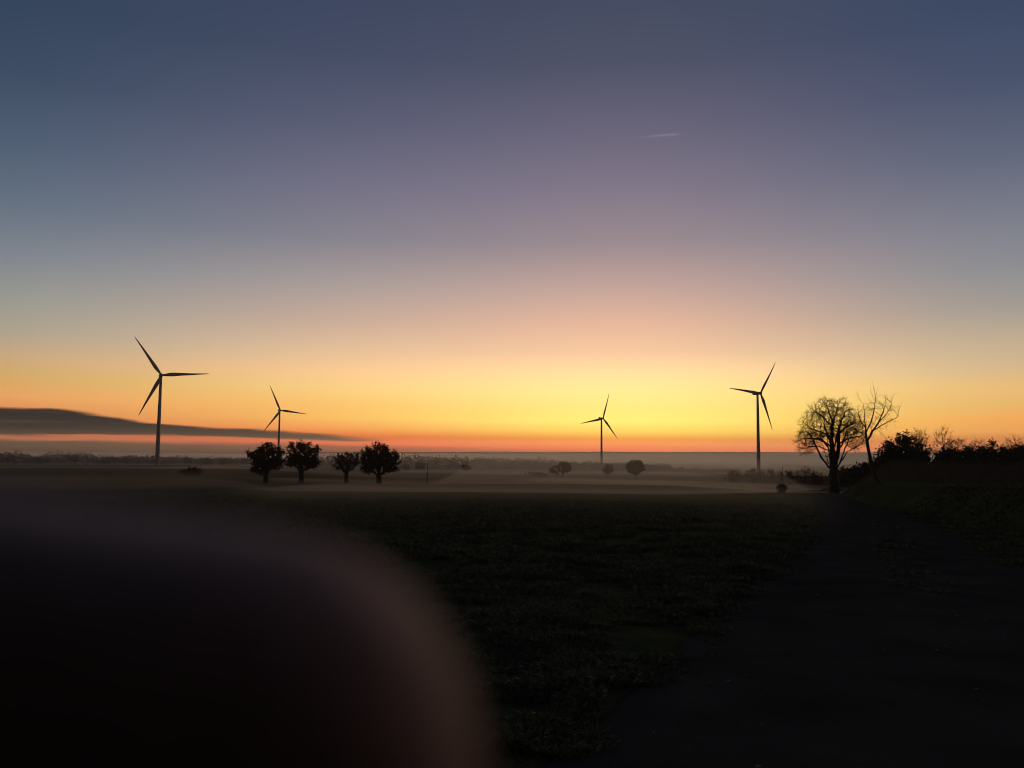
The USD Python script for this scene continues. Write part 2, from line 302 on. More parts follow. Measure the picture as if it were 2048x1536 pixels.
azs = np.concatenate([np.arange(-180, -45, 3.0), np.arange(-45, 45, 0.4), np.arange(45, 180, 3.0)])
rad = np.concatenate([[0.0], np.geomspace(0.6, 9500, 240)])
A, R = np.meshgrid(np.radians(azs), rad[1:], indexing='ij')
X, Y = R * np.sin(A), R * np.cos(A)
Z = ground(X, Y)
gv = np.vstack([np.stack([X, Y, Z], -1).reshape(-1, 3), [[0, 0, float(ground(0.0, 0.0))]]])
na, nr = X.shape
ii, jj = np.meshgrid(np.arange(na), np.arange(nr - 1), indexing='ij')
i2 = (ii + 1) % na
q = np.stack([ii * nr + jj, ii * nr + jj + 1, i2 * nr + jj + 1, i2 * nr + jj], -1).reshape(-1, 4)
gf = np.vstack([q[:, [0, 2, 1]], q[:, [0, 3, 2]]])
k = np.arange(na)
gf = np.vstack([gf, np.stack([np.full(na, len(gv) - 1), ((k + 1) % na) * nr, k * nr], -1)])
gm = trimesh.Trimesh(gv, gf, process=False)
if gm.face_normals[:, 2].mean() < 0:
    gf = gf[:, ::-1]
GROUND = mat('field', {
    'g': ('geometry', {}), 'len': ('vector_math', {'math_type': 'length'}),
    'big': ('noise_texture', {'scale': 0.012, 'detail': 3.0}), 'mid': ('noise_texture', {'scale': 0.35, 'detail': 5.0, 'roughness': 0.65}), 'small': ('noise_texture', {'scale': 5.0, 'detail': 6.0, 'roughness': 0.7}),
    'near': ('rgb_ramp', {'ramp': [(0.25, (0.055, 0.064, 0.030)), (0.55, (0.09, 0.098, 0.046)), (0.8, (0.13, 0.125, 0.065))]}),
    'far': ('rgb_ramp', {'ramp': [(0.3, (0.045, 0.036, 0.024)), (0.7, (0.075, 0.060, 0.038))]}),
    'mr': ('map_range', {'range_type': 'smoothstep', 'from_min': 128.0, 'from_max': 150.0, 'to_min': 0.0, 'to_max': 1.0, 'clamp': True}),
    'mx': ('mix_color', {}), 'tone': ('mix_color', {'blend_type': 'multiply', 'fac': 0.8}), 'tr': ('rgb_ramp', {'ramp': [(0.3, (0.45, 0.45, 0.45)), (0.7, (1.0, 1.0, 1.0))]}),
    'b': ('bump', {'strength': 1.0, 'distance': 0.12}), 'p': ('principled_bsdf', {'roughness': 1.0, 'specular_ior_level': 0.0})},
    [('g.position', 'len.vector1'), ('g.position', 'big.vector'), ('g.position', 'mid.vector'), ('g.position', 'small.vector'), ('mid.fac', 'near.fac'), ('big.fac', 'far.fac'),
     ('len.value', 'mr.value'), ('mr.result', 'mx.fac'), ('near.color', 'mx.a'), ('far.color', 'mx.b'), ('small.fac', 'tr.fac'), ('mx.result', 'tone.a'), ('tr.color', 'tone.b'),
     ('tone.result', 'p.base_color'), ('small.fac', 'b.height'), ('b.normal', 'p.normal')], surface='p.BSDF')
tag(obj('ground', (gv, gf), GROUND, smooth=True), kind='structure')

# road: a worn farm road laid in the carved strip
yy = np.concatenate([np.arange(-20, 40, 0.5), np.arange(40, 190, 1.5)])
uu = np.linspace(-2.45, 2.45, 15)
YY, UU = np.meshgrid(yy, uu, indexing='ij')
XX = road_c(YY) + UU / 0.925
ZZ = ground(XX, YY, carve=False) + 0.03 * (1 - (UU / 2.45) ** 2) - 0.02 * np.exp(-((np.abs(UU) - 0.9) / 0.3) ** 2) - 0.012
n1, n2 = XX.shape
ii, jj = np.meshgrid(np.arange(n1 - 1), np.arange(n2 - 1), indexing='ij')
rq = np.stack([ii * n2 + jj, ii * n2 + jj + 1, (ii + 1) * n2 + jj + 1, (ii + 1) * n2 + jj], -1).reshape(-1, 4)
ROAD = mat('worn_asphalt', {
    'g': ('geometry', {}), 'n': ('noise_texture', {'scale': 0.8, 'detail': 5.0}), 'f': ('noise_texture', {'scale': 60.0, 'detail': 3.0}), 'vo': ('voronoi_texture', {'scale': 9.0}),
    'r': ('rgb_ramp', {'ramp': [(0.3, (0.038, 0.035, 0.031)), (0.7, (0.062, 0.057, 0.050))]}), 'st': ('rgb_ramp', {'ramp': [(0.0, (1, 1, 1)), (0.12, (1, 1, 1)), (0.2, (0, 0, 0))]}),
    'm': ('mix_color', {'b': (0.11, 0.10, 0.09)}), 'q': M_('multiply', 0, 0.2), 'b': ('bump', {'strength': 0.8, 'distance': 0.012}), 'p': ('principled_bsdf', {'roughness': 1.0, 'specular_ior_level': 0.0})},
    [('g.position', 'n.vector'), ('g.position', 'f.vector'), ('g.position', 'vo.vector'), ('n.fac', 'r.fac'), ('vo.distance', 'st.fac'), ('st.color', 'q.value1'), ('q.value', 'm.fac'), ('r.color', 'm.a'),
     ('m.result', 'p.base_color'), ('f.fac', 'b.height'), ('b.normal', 'p.normal')], surface='p.BSDF')
tag(obj('road', (np.stack([XX, YY, ZZ], -1).reshape(-1, 3), rq), ROAD, smooth=True), kind='structure')

# far ridge
hp = np.arange(-1200, 3300, 8)
tops = np.interp(hp, [-1200, 0, 500, 850, 1000, 1300, 1600, 2048, 3300], [-20, -14, -6, 6, 14, 21, 27, 30, 24])
tops = tops + 3.5 * (meshkit.fbm(np.stack([hp / 160.0, 0 * hp, 0 * hp], -1), 4, 9) - 0.5) + 1.6 * (meshkit.noise(np.stack([hp / 9.0, 0 * hp, 0 * hp], -1), 4) - 0.5)
prof = [(4600, 0.0), (4900, 0.35), (5250, 0.8), (5500, 1.0), (5900, 0.9), (6600, 0.2)]
hv = []
for p, t in zip(hp, tops):
    a = math.atan2(p - 1024, F)
    for d, s in prof:
        hv.append((d * math.sin(a), d * math.cos(a), -34 + s * (t + EYE + 34)))
hv = np.array(hv)
n2 = len(prof)
ii, jj = np.meshgrid(np.arange(len(hp) - 1), np.arange(n2 - 1), indexing='ij')
hq = np.stack([ii * n2 + jj, ii * n2 + jj + 1, (ii + 1) * n2 + jj + 1, (ii + 1) * n2 + jj], -1).reshape(-1, 4)[:, ::-1]
tag(obj('hills', (hv, hq), noisy('wooded_hill', (0.025, 0.028, 0.018), (0.05, 0.048, 0.03), 0.02, 0.95), smooth=True), kind='structure')

# ------------------------------------------------------------------ haze and ground mist
HAZE, MIST = 0.55e-4, 1.2e-3
zlow = float(min(gv[:, 2].min(), hv[:, 2].min())) - 1.0
hb = trimesh.creation.box(bounds=[[-9700, -9700, zlow], [9700, 9700, 135]])
HZ = mat('haze', {'v': ('principled_volume', {'color': (0.98, 0.89, 0.74), 'density': HAZE, 'anisotropy': 0.6})}, volume='v.volume')
tag(obj('haze', hb, HZ), kind='stuff')


def mist(label, px0, px1, d0, d1, height, density, level=None, nu=40, nv=24, seed=0):
    """A bank of ground mist: a closed skin over the terrain, thin towards its edges."""
    tv, bv = [], []
    us, vs = np.linspace(0, 1, nu), np.linspace(0, 1, nv)
    U, V = np.meshgrid(us, vs, indexing='ij')
    edge = meshkit.fbm(np.stack([U * 5, V * 0, V * 0 + seed], -1), 3, seed) - 0.5
    P = px0 + (px1 - px0) * U
    D = d0 + (d1 - d0) * np.clip(V + 0.25 * edge * (1 - np.abs(2 * V - 1)), 0, 1)
    Aa = np.arctan2(P - 1024, F)
    x, y = D * np.sin(Aa), D * np.cos(Aa)
    g = ground(x, y)
    level = level(P, D) if level is not None else None
    s = np.clip(np.minimum(np.minimum(U, 1 - U) * 5, np.minimum(V, 1 - V) * 4), 0, 1)
    s = s * s * (3 - 2 * s) * (0.55 + 0.9 * meshkit.fbm(np.stack([x / 120, y / 120, 0 * x + seed], -1), 3, seed + 2))
    top = g + s * height if level is None else np.minimum(g + s * np.maximum(level - g, 2), level)
    v = np.vstack([np.stack([x, y, top + 0.02], -1).reshape(-1, 3), np.stack([x, y, np.minimum(g - 0.4, top - 0.4)], -1).reshape(-1, 3)])
    ii, jj = np.meshgrid(np.arange(nu - 1), np.arange(nv - 1), indexing='ij')
    qq = np.stack([ii * nv + jj, ii * nv + jj + 1, (ii + 1) * nv + jj + 1, (ii + 1) * nv + jj], -1).reshape(-1, 4)
    n = nu * nv
    rim = np.concatenate([np.arange(nv), np.arange(1, nu) * nv + nv - 1, (nu - 1) * nv + np.arange(nv - 2, -1, -1), np.arange(nu - 2, 0, -1) * nv])
    r2 = np.roll(rim, -1)
    side = np.stack([rim, r2, r2 + n, rim + n], -1)
    f = np.vstack([qq, qq[:, ::-1] + n, side[:, ::-1]])
    tm = trimesh.Trimesh(v, np.vstack([f[:, [0, 1, 2]], f[:, [0, 2, 3]]]), process=False)
    trimesh.repair.fix_normals(tm)
    m = mat('mist_' + str(seed), {'v': ('principled_volume', {'color': (0.95, 0.92, 0.885), 'density': density, 'anisotropy': 0.75})}, volume='v.volume')
    return tag(obj('mist', tm, m), label, 'mist', kind='stuff')


mist('wide bank of grey mist filling the valley below the far ridge', -900, 2900, 1180, 5500, 20, MIST, level=lambda P, D: -1.0 + (np.interp(P, hp, tops) - 1.0) * sstep(2200, 4300, D), nu=90, nv=40, seed=1)
mist('long pale strip of mist on the fields behind the misty round tree', 700, 1480, 640, 900, 2.6, 0.0019, seed=2)
mist('low pale strip of mist on the nearer fields left of the big bare tree', 1000, 1720, 290, 440, 1.5, 0.0018, seed=3)
mist('thin veil of mist lying over the middle fields, left of the big bare tree', 250, 1660, 150, 900, 3.0, 0.00045, nu=60, nv=40, seed=4)
mist('faint breath of mist close above the near field and the road', 420, 1740, 10, 330, 1.5, 0.0017, nu=50, nv=30, seed=5)
mist('thin tall mist in front of the distant woods', -500, 1850, 915, 1075, 17, 0.0022, nu=60, seed=6)
mist('thin tall mist around the misty round tree and its neighbours', 860, 1640, 250, 425, 13, 0.0011, seed=8)
mist('very thin mist over the far left field', -700, 620, 50, 640, 3.0, 0.0007, seed=9)
mist('low mist at the foot of the right hand wood', 1690, 2200, 125, 214, 4.0, 0.0004, seed=7)


# ------------------------------------------------------------------ trees
def tube(p, r, sides):
    p = np.asarray(p, float)
    n = len(p)
    t = np.gradient(p, axis=0) if n > 2 else np.repeat((p[1:] - p[:1]), n, 0)
    t /= np.maximum(np.linalg.norm(t, axis=1, keepdims=True), 1e-9)
    ref = np.where(np.abs(t[:, 2:3]) > 0.9, [[1.0, 0, 0]], [[0, 0, 1.0]]) if n <= 2 else np.repeat([[1.0, 0, 0] if np.abs(t[:, 2]).mean() > 0.6 else [0, 0, 1.0]], n, 0)
    a = np.cross(t, ref); a /= np.maximum(np.linalg.norm(a, axis=1, keepdims=True), 1e-9)
    b = np.cross(t, a)
    th = np.arange(sides) * 2 * math.pi / sides
    v = p[:, None] + np.asarray(r)[:, None, None] * (np.cos(th)[None, :, None] * a[:, None] + np.sin(th)[None, :, None] * b[:, None])
    f = []
    for i in range(n - 1):
        for s in range(sides):
            s2 = (s + 1) % sides
            f.append((i * sides + s, i * sides + s2, (i + 1) * sides + s2))
            f.append((i * sides + s, (i + 1) * sides + s2, (i + 1) * sides + s))
    for s in range(1, sides - 1):
        f.append((0, s + 1, s)); k0 = (n - 1) * sides
        f.append((k0, k0 + s, k0 + s + 1))
    return v.reshape(-1, 3), np.array(f)


def join(parts):
    vs, fs, n = [], [], 0
    for v, f in parts:
        vs.append(v); fs.append(np.asarray(f) + n); n += len(v)
    return np.vstack(vs), np.vstack(fs)


def colonize(att, trunk, step, kill, iters=160, droop=0.0, g=None, wander=0.15, par0=None):
    """Space colonisation: the tree grows from the trunk's nodes towards the points att."""
    g = g or np.random.default_rng(1)
    P = [np.array(p, float) for p in trunk]
    par = list(par0) if par0 is not None else [-1] + list(range(len(trunk) - 1))
    att = np.array(att)
    for _ in range(iters):
        if len(att) == 0:
            break
        Pa = np.array(P)
        dist, near = cKDTree(Pa).query(att)
        att_ok = dist > kill
        att, near = att[att_ok], near[att_ok]
        if len(att) == 0:
            break
        dv = att - Pa[near]
        dv /= np.linalg.norm(dv, axis=1, keepdims=True)
        acc = np.zeros_like(Pa); np.add.at(acc, near, dv)
        grow = np.unique(near)
        new = 0
        for i in grow:
            v = acc[i] / max(np.linalg.norm(acc[i]), 1e-9)
            if par[i] >= 0:
                pv = Pa[i] - Pa[par[i]]; v = v + 0.35 * pv / max(np.linalg.norm(pv), 1e-9)
            v = v + g.normal(0, wander, 3) + [0, 0, droop]
            v /= np.linalg.norm(v)
            P.append(Pa[i] + v * step); par.append(int(i)); new += 1
        if new == 0 or len(P) > 9000:
            break
    return np.array(P), np.array(par)


def chains(P, par, tip, power, rmax, taper_base=None):
    n = len(P)
    kids = [[] for _ in range(n)]
    for i in range(1, n):
        kids[par[i]].append(i)
    r = np.zeros(n)
    for i in range(n - 1, -1, -1):
        r[i] = tip if not kids[i] else sum(r[c] ** power for c in kids[i]) ** (1 / power)
    r = r * (1 + (rmax / r[0] - 1) * (r / r[0]) ** 0.7)
    r = np.maximum(r, tip)
    out, stack = [], [(0, -1)]
    while stack:
        s, c_from = stack.pop()
        c = [s] if c_from < 0 else [c_from, s]
        i = s
        while kids[i]:
            kk = sorted(kids[i], key=lambda j: -r[j])
            for o in kk[1:]:
                stack.append((o, i))
            i = kk[0]; c.append(i)
        out.append(c)
    tips = [i for i in range(n) if not kids[i]]
    return out, r, tips, kids


def leaves(centres, per, spread, size, g, flat=0.0):
    n = len(centres) * per
    c = np.repeat(centres, per, 0) + g.normal(0, spread, (n, 3))
    a = g.normal(size=(n, 3)); a /= np.linalg.norm(a, axis=1, keepdims=True)
    b = np.cross(a, g.normal(size=(n, 3))); b /= np.linalg.norm(b, axis=1, keepdims=True)
    s = size * g.uniform(0.6, 1.4, (n, 1))
    v = np.stack([c - a * s, c + b * s * 0.5, c + a * s, c - b * s * 0.5], 1).reshape(-1, 3)
    k0 = np.arange(n)[:, None] * 4
    return v, np.vstack([k0 + [0, 1, 2], k0 + [0, 2, 3]])


def grown_parts(root, P, par, tip, power, rmax, limb_r, twig_r, g, twigs=0, twig_len=0.5, bark=None, base_flare=1.0, sides=7, twig_tip=None):
    """Adds trunk, limbs and twigs to the thing; returns the tips."""
    ch, r, tips, kids = chains(P, par, tip, power, rmax)
    zb = P[0][2]
    r = r * (1 + (base_flare - 1) * np.exp(-np.maximum(P[:, 2] - zb, 0) / (rmax * 2.5)))
    trunk = ch[0]
    def ctube(c, s):
        rr = r[c].copy()
        if len(c) > 1 and c[0] not in trunk[:1]:
            rr[0] = min(rr[0], rr[1] * 1.25)
        return tube(P[c], rr, s)
    cut = next((k for k, i in enumerate(trunk) if r[i] < twig_r), len(trunk))
    obj('trunk', ctube(trunk, sides + 3), BARK, root, smooth=True)
    owner, limbs, tw = {}, {}, []
    on_trunk = set(trunk)
    for c in ch[1:]:
        first = c[0]
        if first in on_trunk:
            key = c[1] if r[c[1]] >= limb_r else None
        else:
            key = owner.get(first)
        for i in c[1:]:
            owner[i] = key
        if key is None or r[c[1]] < twig_r:
            tw.append(ctube(c, 3))
        else:
            limbs.setdefault(key, []).append(ctube(c, 5 if r[c[1]] < 3 * twig_r else sides))
    for key, parts in limbs.items():
        obj('limb', join(parts), BARK, root, smooth=True)
    src = np.array(tips)
    if twigs:
        ctr = P[trunk[len(trunk) // 2]]
        for i in range(len(P)):
            if r[i] > limb_r * 0.6:
                continue
            base = P[i]
            out = base - P[par[i]] if par[i] >= 0 else np.array([0, 0, 1.0])
            out /= max(np.linalg.norm(out), 1e-9)
            for _ in range(g.poisson(twigs)):
                v = out + g.normal(0, 0.55, 3) + [0, 0, 0.1]; v /= np.linalg.norm(v)
                L = twig_len * g.uniform(0.5, 1.3)
                v2 = v + g.normal(0, 0.3, 3)
                tt = twig_tip or tip
                tw.append(tube([base, base + v * L * 0.5, base + v * L * 0.5 + v2 * L * 0.5], [tt, tt * 0.8, tt * 0.5], 3))
    if tw:
        tag(obj('twigs', join(tw), TWIG, root), kind='stuff')
    return P[src]


def ellipsoid(n, centre, rad, g, hollow=0.0, low=-1.0, bumps=0.25, seed=0):
    """Points through a crown's volume, its outline uneven."""
    out = []
    while len(out) < n:
        v = g.normal(size=(n * 2, 3)); v /= np.linalg.norm(v, axis=1, keepdims=True)
        rr = g.uniform(hollow ** 3, 1, n * 2) ** (1 / 3)
        lump = 1 + bumps * 2 * (meshkit.noise(v * 1.9 + 7, seed) - 0.5) + bumps * (meshkit.noise(v * 4.3 + 3, seed + 1) - 0.5)
        p = v * (rr * lump)[:, None]
        p = p[p[:, 2] > low]
        out.extend((p * rad + centre).tolist())
    return np.array(out[:n])


def local(px, d, pts):
    """Points of the photograph, all at the tree's distance, as offsets from its base: x to the right, z up (in metres)."""
    base = gz(px, d)
    a = math.atan2(base[0], base[1])
    res = []
    for q in pts:
        v = ray(q[0], q[1]); s = d / math.hypot(v[0], v[1])
        w = v * s + [0, 0, EYE] - base
        res.append((w[0] * math.cos(a) - w[1] * math.sin(a), (q[2] if len(q) > 2 else 0.0), w[2]))
    return base, -a, np.array(res)


def z_at(px, py, d):
    v = ray(px, py)
    return EYE + v[2] / math.hypot(v[0], v[1]) * d


# --- the big bare tree by the road
def frame_tree(px, d, trunk_pts, limb_pts, g, step=0.3, jitter=0.04):
    """Trunk and limbs laid along points of the photograph; limbs leave towards or away from the camera by their depth."""
    base, rz, q = local(px, d, trunk_pts)
    q[0] = (q[0][0], 0, -0.3)
    P, par = [q[0]], [-1]

    def run(i, pts):
        for b_ in pts:
            a0 = P[i]
            nn = max(1, int(round(np.linalg.norm(b_ - a0) / step)))
            for k in range(1, nn + 1):
                P.append(a0 + (b_ - a0) * k / nn + (g.normal(0, jitter, 3) if k < nn else 0)); par.append(i); i = len(P) - 1
    run(0, q[1:])
    nt = len(P)
    for pts, dep in limb_pts:
        _, _, w = local(px, d, pts)
        w[1:, 1] = np.linspace(0.4, 1.0, len(w) - 1) * dep
        i = int(np.argmin(np.linalg.norm(np.array(P) - w[0], axis=1)))
        run(i, w[1:])
    return base, rz, P, par, nt


g = np.random.default_rng(11)
D = 137
LIMBS = [([(1667, 950), (1656, 925), (1648, 900), (1640, 872)], 0.8), ([(1668, 950), (1681, 922), (1690, 896), (1702, 872)], -0.8), ([(1667, 942), (1659, 915), (1655, 888), (1652, 862)], 1.6), ([(1668, 940), (1676, 915), (1684, 885)], -1.4), ([(1661, 938), (1643, 916), (1632, 893), (1622, 872), (1608, 856)], -0.6), ([(1672, 922), (1677, 896), (1677, 868), (1682, 842), (1692, 822)], 0.9), ([(1676, 930), (1692, 906), (1708, 897), (1722, 890)], 0.3),
         ([(1663, 893), (1642, 880), (1622, 876), (1602, 878)], 1.2), ([(1664, 872), (1643, 864), (1624, 858), (1608, 846)], 0.5), ([(1678, 868), (1694, 852), (1710, 846)], -0.5), ([(1664, 852), (1648, 836), (1634, 826)], -1.0),
         ([(1676, 890), (1698, 876), (1722, 872)], 1.4), ([(1662, 905), (1640, 893), (1618, 893)], -1.6), ([(1664, 846), (1672, 828), (1676, 810)], 0.3), ([(1664, 846), (1658, 826), (1652, 808)], -0.6),
         ([(1668, 905), (1672, 880), (1678, 850)], -3.2), ([(1667, 905), (1660, 880), (1648, 852)], 3.3), ([(1669, 915), (1682, 892), (1696, 872)], -2.8), ([(1665, 910), (1652, 890), (1640, 872)], -3.0), ([(1668, 912), (1684, 890), (1694, 862)], 3.2)]
base, rz, P, par, nt = frame_tree(1668, D, [(1668, 978), (1668, 955), (1667, 930), (1665, 905), (1663, 878), (1664, 852), (1666, 840)], LIMBS, g)
t = thing('bare_tree', 'big bare broad-crowned tree with thick dark trunk at the end of the road', 'tree', base, rz)
_, _, e = local(1668, D, [(1662, 850), (1593, 878), (1732, 875), (1660, 797)])
att = np.vstack([
    ellipsoid(1500, (e[0][0], 0, e[0][2] + 0.3), (4.1, 4.3, 4.0), g, hollow=0.45, low=-0.6, bumps=0.22, seed=2),
    ellipsoid(520, ((e[1][0] * 0.68), 0, e[1][2] - 0.1), (2.1, 3.0, 2.3), g, hollow=0.3, bumps=0.35, seed=3),
    ellipsoid(520, ((e[2][0] * 0.66), 0, e[2][2] + 0.5), (2.1, 3.0, 2.6), g, hollow=0.3, bumps=0.35, seed=4)])
att = att[att[:, 2] > 4.6]
P, par = colonize(att, P, 0.28, 0.34, g=g, wander=0.2, droop=0.10, par0=par)
tips = grown_parts(t, P, par, 0.015, 2.15, 0.74, 0.08, 0.036, g, twigs=3.2, twig_len=0.75, base_flare=1.12, sides=9, twig_tip=0.0125)
ivy = P[(np.arange(len(P)) < nt) & (P[:, 2] > 2.6)]
ivc = ivy + g.normal(0, 0.32, ivy.shape)
obj('ivy', leaves(ivc, 30, 0.24, 0.11, g), EVERGREEN, t)

# --- the thin leaning tree on the bank
g = np.random.default_rng(15)
D = 112
base, rz, q = local(1758, D, [(1758, 970), (1751, 955), (1742, 925), (1736, 895), (1732, 870), (1731, 850)])
t = thing('leaning_tree', 'thin bare tree with curved trunk leaning left on the bank', 'tree', base, rz)
q[0] = (0.25, 0, -0.3)
tr = []
for a_, b_ in zip(q[:-1], q[1:]):
    for s in np.linspace(0, 1, 5)[:-1]:
        tr.append(a_ + (b_ - a_) * s)
tr = tr + [q[-1]]
fans = []
for pts, dep in [([(1731, 850), (1728, 830), (1726, 808)], 0.4), ([(1732, 865), (1741, 845), (1747, 825), (1751, 803)], -0.3), ([(1734, 882), (1745, 862), (1758, 843), (1774, 826), (1784, 805)], 0.2),
                 ([(1745, 860), (1762, 852), (1780, 842), (1796, 834)], -0.5), ([(1758, 843), (1766, 825), (1772, 806)], 0.5), ([(1731, 855), (1722, 843), (1716, 826)], -0.4), ([(1733, 874), (1722, 866), (1712, 858)], 0.5)]:
    _, _, w = local(1758, D, pts)
    w[1:, 1] += np.linspace(0.3, 1.0, len(w) - 1) * dep * 3
    fans.append(w)
P, par = [np.array(x) for x in tr], [-1] + list(range(len(tr) - 1))
for w in fans:
    i = int(np.argmin(np.linalg.norm(np.array(P) - w[0], axis=1)))
    for a_, b_ in zip(w[:-1], w[1:]):
        a0 = P[i]
        nn = max(2, int(np.linalg.norm(b_ - a0) / 0.3))
        for s in range(1, nn + 1):
            P.append(a0 + (b_ - a0) * s / nn + g.normal(0, 0.03, 3)); par.append(i); i = len(P) - 1
n0 = len(P)
att = np.vstack([np.array(P)[len(tr) + 4:] + g.normal(0, 0.55, (n0 - len(tr) - 4, 3)) + [0, 0, 0.35] for _ in range(2)])
for a_ in att:
    i = int(np.argmin(np.linalg.norm(np.array(P[:n0]) - a_, axis=1)))
    mid = (P[i] + a_) / 2 + g.normal(0, 0.06, 3)
    P.append(mid); par.append(i); P.append(a_); par.append(len(P) - 2)
grown_parts(t, np.array(P), np.array(par), 0.012, 2.3, 0.2, 0.04, 0.022, g, twigs=1.6, twig_len=0.9, base_flare=1.5, sides=7, twig_tip=0.011)


def leafy(name, label, px, d, base_py, crown, top_py, trunk_r, seed, leaf=None, leaf_size=0.3, n_att=420, per=9, spread=0.32, low=-0.97, bumps=0.3, group=None, sub=(), step=0.45, cat='tree', density=1.0, hollow=0.45, cone=True):
    """A tree in leaf. crown: (left px, right px, lowest py) of the photograph; sub: further lobes (px, py, radius px)."""
    g = np.random.default_rng(seed)
    base, rz, q = local(px, d, [(crown[0], crown[2]), (crown[1], crown[2]), (px, top_py)])
    t = thing(name, label, cat, base, rz, group=group)
    lo, hi = q[0][2], q[2][2]
    cx, rx, rz_ = (q[0][0] + q[1][0]) / 2, (q[1][0] - q[0][0]) / 2, (hi - lo) / 2
    k_ = rz_ * 1.0
    cz = hi - k_
    att = ellipsoid(int(n_att), (cx, 0, cz), (rx, rx * 0.95, k_), g, hollow=hollow, low=low, bumps=bumps, seed=seed)
    for sp in sub:
        _, _, w = local(px, d, [(sp[0], sp[1])])
        rr = sp[2] * d / F
        att = np.vstack([att, ellipsoid(int(n_att * 0.35), w[0], (rr, rr, rr * 0.85), g, hollow=0.3, bumps=0.3, seed=seed + 1)])
    if cone:                                   # boughs rising from the trunk in a V
        m_ = int(n_att * 0.18)
        hh = g.uniform(0, 1, m_) ** 0.7; aa_ = g.uniform(0, 2 * math.pi, m_); rr_ = rx * 0.62 * hh * g.uniform(.3, 1, m_)
        att = np.vstack([att, np.stack([cx * hh + np.cos(aa_) * rr_, np.sin(aa_) * rr_, lo * 0.55 + hh * (cz - lo * 0.55)], -1)])
    th = max(lo * 0.6, 0.6)
    n = max(4, int(th / step))
    tr = np.stack([np.linspace(0, cx * 0.2, n) + np.concatenate([[0], g.normal(0, 0.06, n - 1)]), np.concatenate([[0], g.normal(0, 0.06, n - 1)]), np.linspace(-0.3, th, n)], -1)
    P, par = colonize(att, tr, step, step * 1.5, g=g, wander=0.25)
    tips = grown_parts(t, P, par, 0.03, 2.1, trunk_r, trunk_r * 0.28, 0.05, g, base_flare=1.3)
    order = np.arange(len(P)); outer = P[(P[:, 2] > lo * 0.8) & (np.hypot(P[:, 0] - cx, P[:, 1]) ** 2 / rx ** 2 + (P[:, 2] - cz) ** 2 / k_ ** 2 > 0.12)]
    if leaf is not None:
        pick = outer[g.random(len(outer)) < density]
        obj('crown', leaves(pick, per, spread, leaf_size, g), leaf, t)
    return t


# --- four leafy trees in a row in the left field
G4 = 'row of four dark leafy trees in the field'
leafy('field_tree', 'round dark leafy tree in front of the smaller left wind turbine', 534, 250, 966, (497, 569, 941), 886, 0.7, 21, LEAF, sub=[(520, 935, 16), (552, 930, 14)], bumps=0.4)
leafy('field_tree', 'dark leafy tree with peaked crown, just right of the smaller left wind turbine', 604, 250, 966, (571, 640, 938), 882, 0.7, 22, LEAF, sub=[(582, 922, 13), (625, 925, 13)], bumps=0.4)
leafy('field_tree', 'smaller thin-crowned leafy tree between two larger ones in the left field', 694, 250, 968, (665, 718, 942), 905, 0.6, 23, LEAF, bumps=0.5, per=7, density=0.8, leaf_size=0.26)
leafy('field_tree', 'broad dark leafy tree at the right end of the row in the left field', 759, 250, 966, (719, 796, 942), 888, 0.75, 24, LEAF, sub=[(736, 934, 16), (782, 934, 15)], bumps=0.4)

# --- misty trees in the middle distance
leafy('misty_tree', 'misty tree with lopsided spreading crown left of the third turbine', 1125, 560, 957, (1115, 1142, 948), 921, 0.5, 31, LEAF, leaf_size=0.34, n_att=240, step=0.45, per=9, spread=0.3, bumps=0.2, sub=[(1110, 939, 10), (1103, 942, 6), (1136, 938, 8)])
leafy('misty_tree', 'small faint misty tree just right of the third turbine tower', 1216, 600, 957, (1204, 1229, 948), 928, 0.4, 38, LEAF, leaf_size=0.32, n_att=170, step=0.45, per=7, spread=0.3, bumps=0.25, density=0.8)
leafy('misty_tree', 'misty round-crowned tree standing alone right of the third turbine', 1272, 540, 958, (1251, 1290, 950), 919, 0.55, 37, LEAF, leaf_size=0.34, n_att=420, step=0.45, per=10, spread=0.3, bumps=0.14)
leafy('misty_tree', 'tiny round misty tree alone on the pale strip at the centre', 932, 830, 947, (922, 943, 941), 929, 0.35, 34, FARLEAF, leaf_size=0.6, n_att=120, step=0.9, per=6, spread=0.5)
leafy('misty_tree', 'very faint round tree beyond the thin pole, left of the centre', 840, 1000, 944, (828, 852, 940), 925, 0.35, 35, FARLEAF, leaf_size=0.7, n_att=120, step=1.0, per=6, spread=0.6)
leafy('misty_tree', 'very faint small tree just right of the row of four leafy trees', 812, 1000, 944, (804, 821, 940), 926, 0.35, 36, FARLEAF, leaf_size=0.7, n_att=90, step=1.0, per=6, spread=0.6)


def bush(name, label, px, d, w_px, top_py, seed, leaf=LEAF, leaf_size=0.35, n=70, per=26, group=None, cat='bush'):
    g = np.random.default_rng(seed)
    base = gz(px, d)
    h = max(z_at(px, top_py, d) - base[2], 0.6)
    rx = w_px / 2 * d / F
    t = thing(name, label, cat, base, 0)
    stems, ends = [], []
    for k in range(7):
        a = g.uniform(0, 2 * math.pi); e_ = np.array([math.cos(a) * rx * g.uniform(.2, .8), math.sin(a) * rx * g.uniform(.2, .8), h * g.uniform(.5, .95)])
        stems.append(tube([(0, 0, -0.2), e_ * [0.35, 0.35, 0.45], e_], [0.09, 0.06, 0.02], 4))
    for s in stems:
        obj('stem', s, BARK, t)
    c = ellipsoid(n, (0, 0, h * 0.5), (rx, rx * 0.8, h * 0.5), g, hollow=0.3, bumps=0.4, seed=seed)
    obj('foliage', leaves(c, per, min(rx, h) * 0.14, leaf_size, g), leaf, t)
    return t


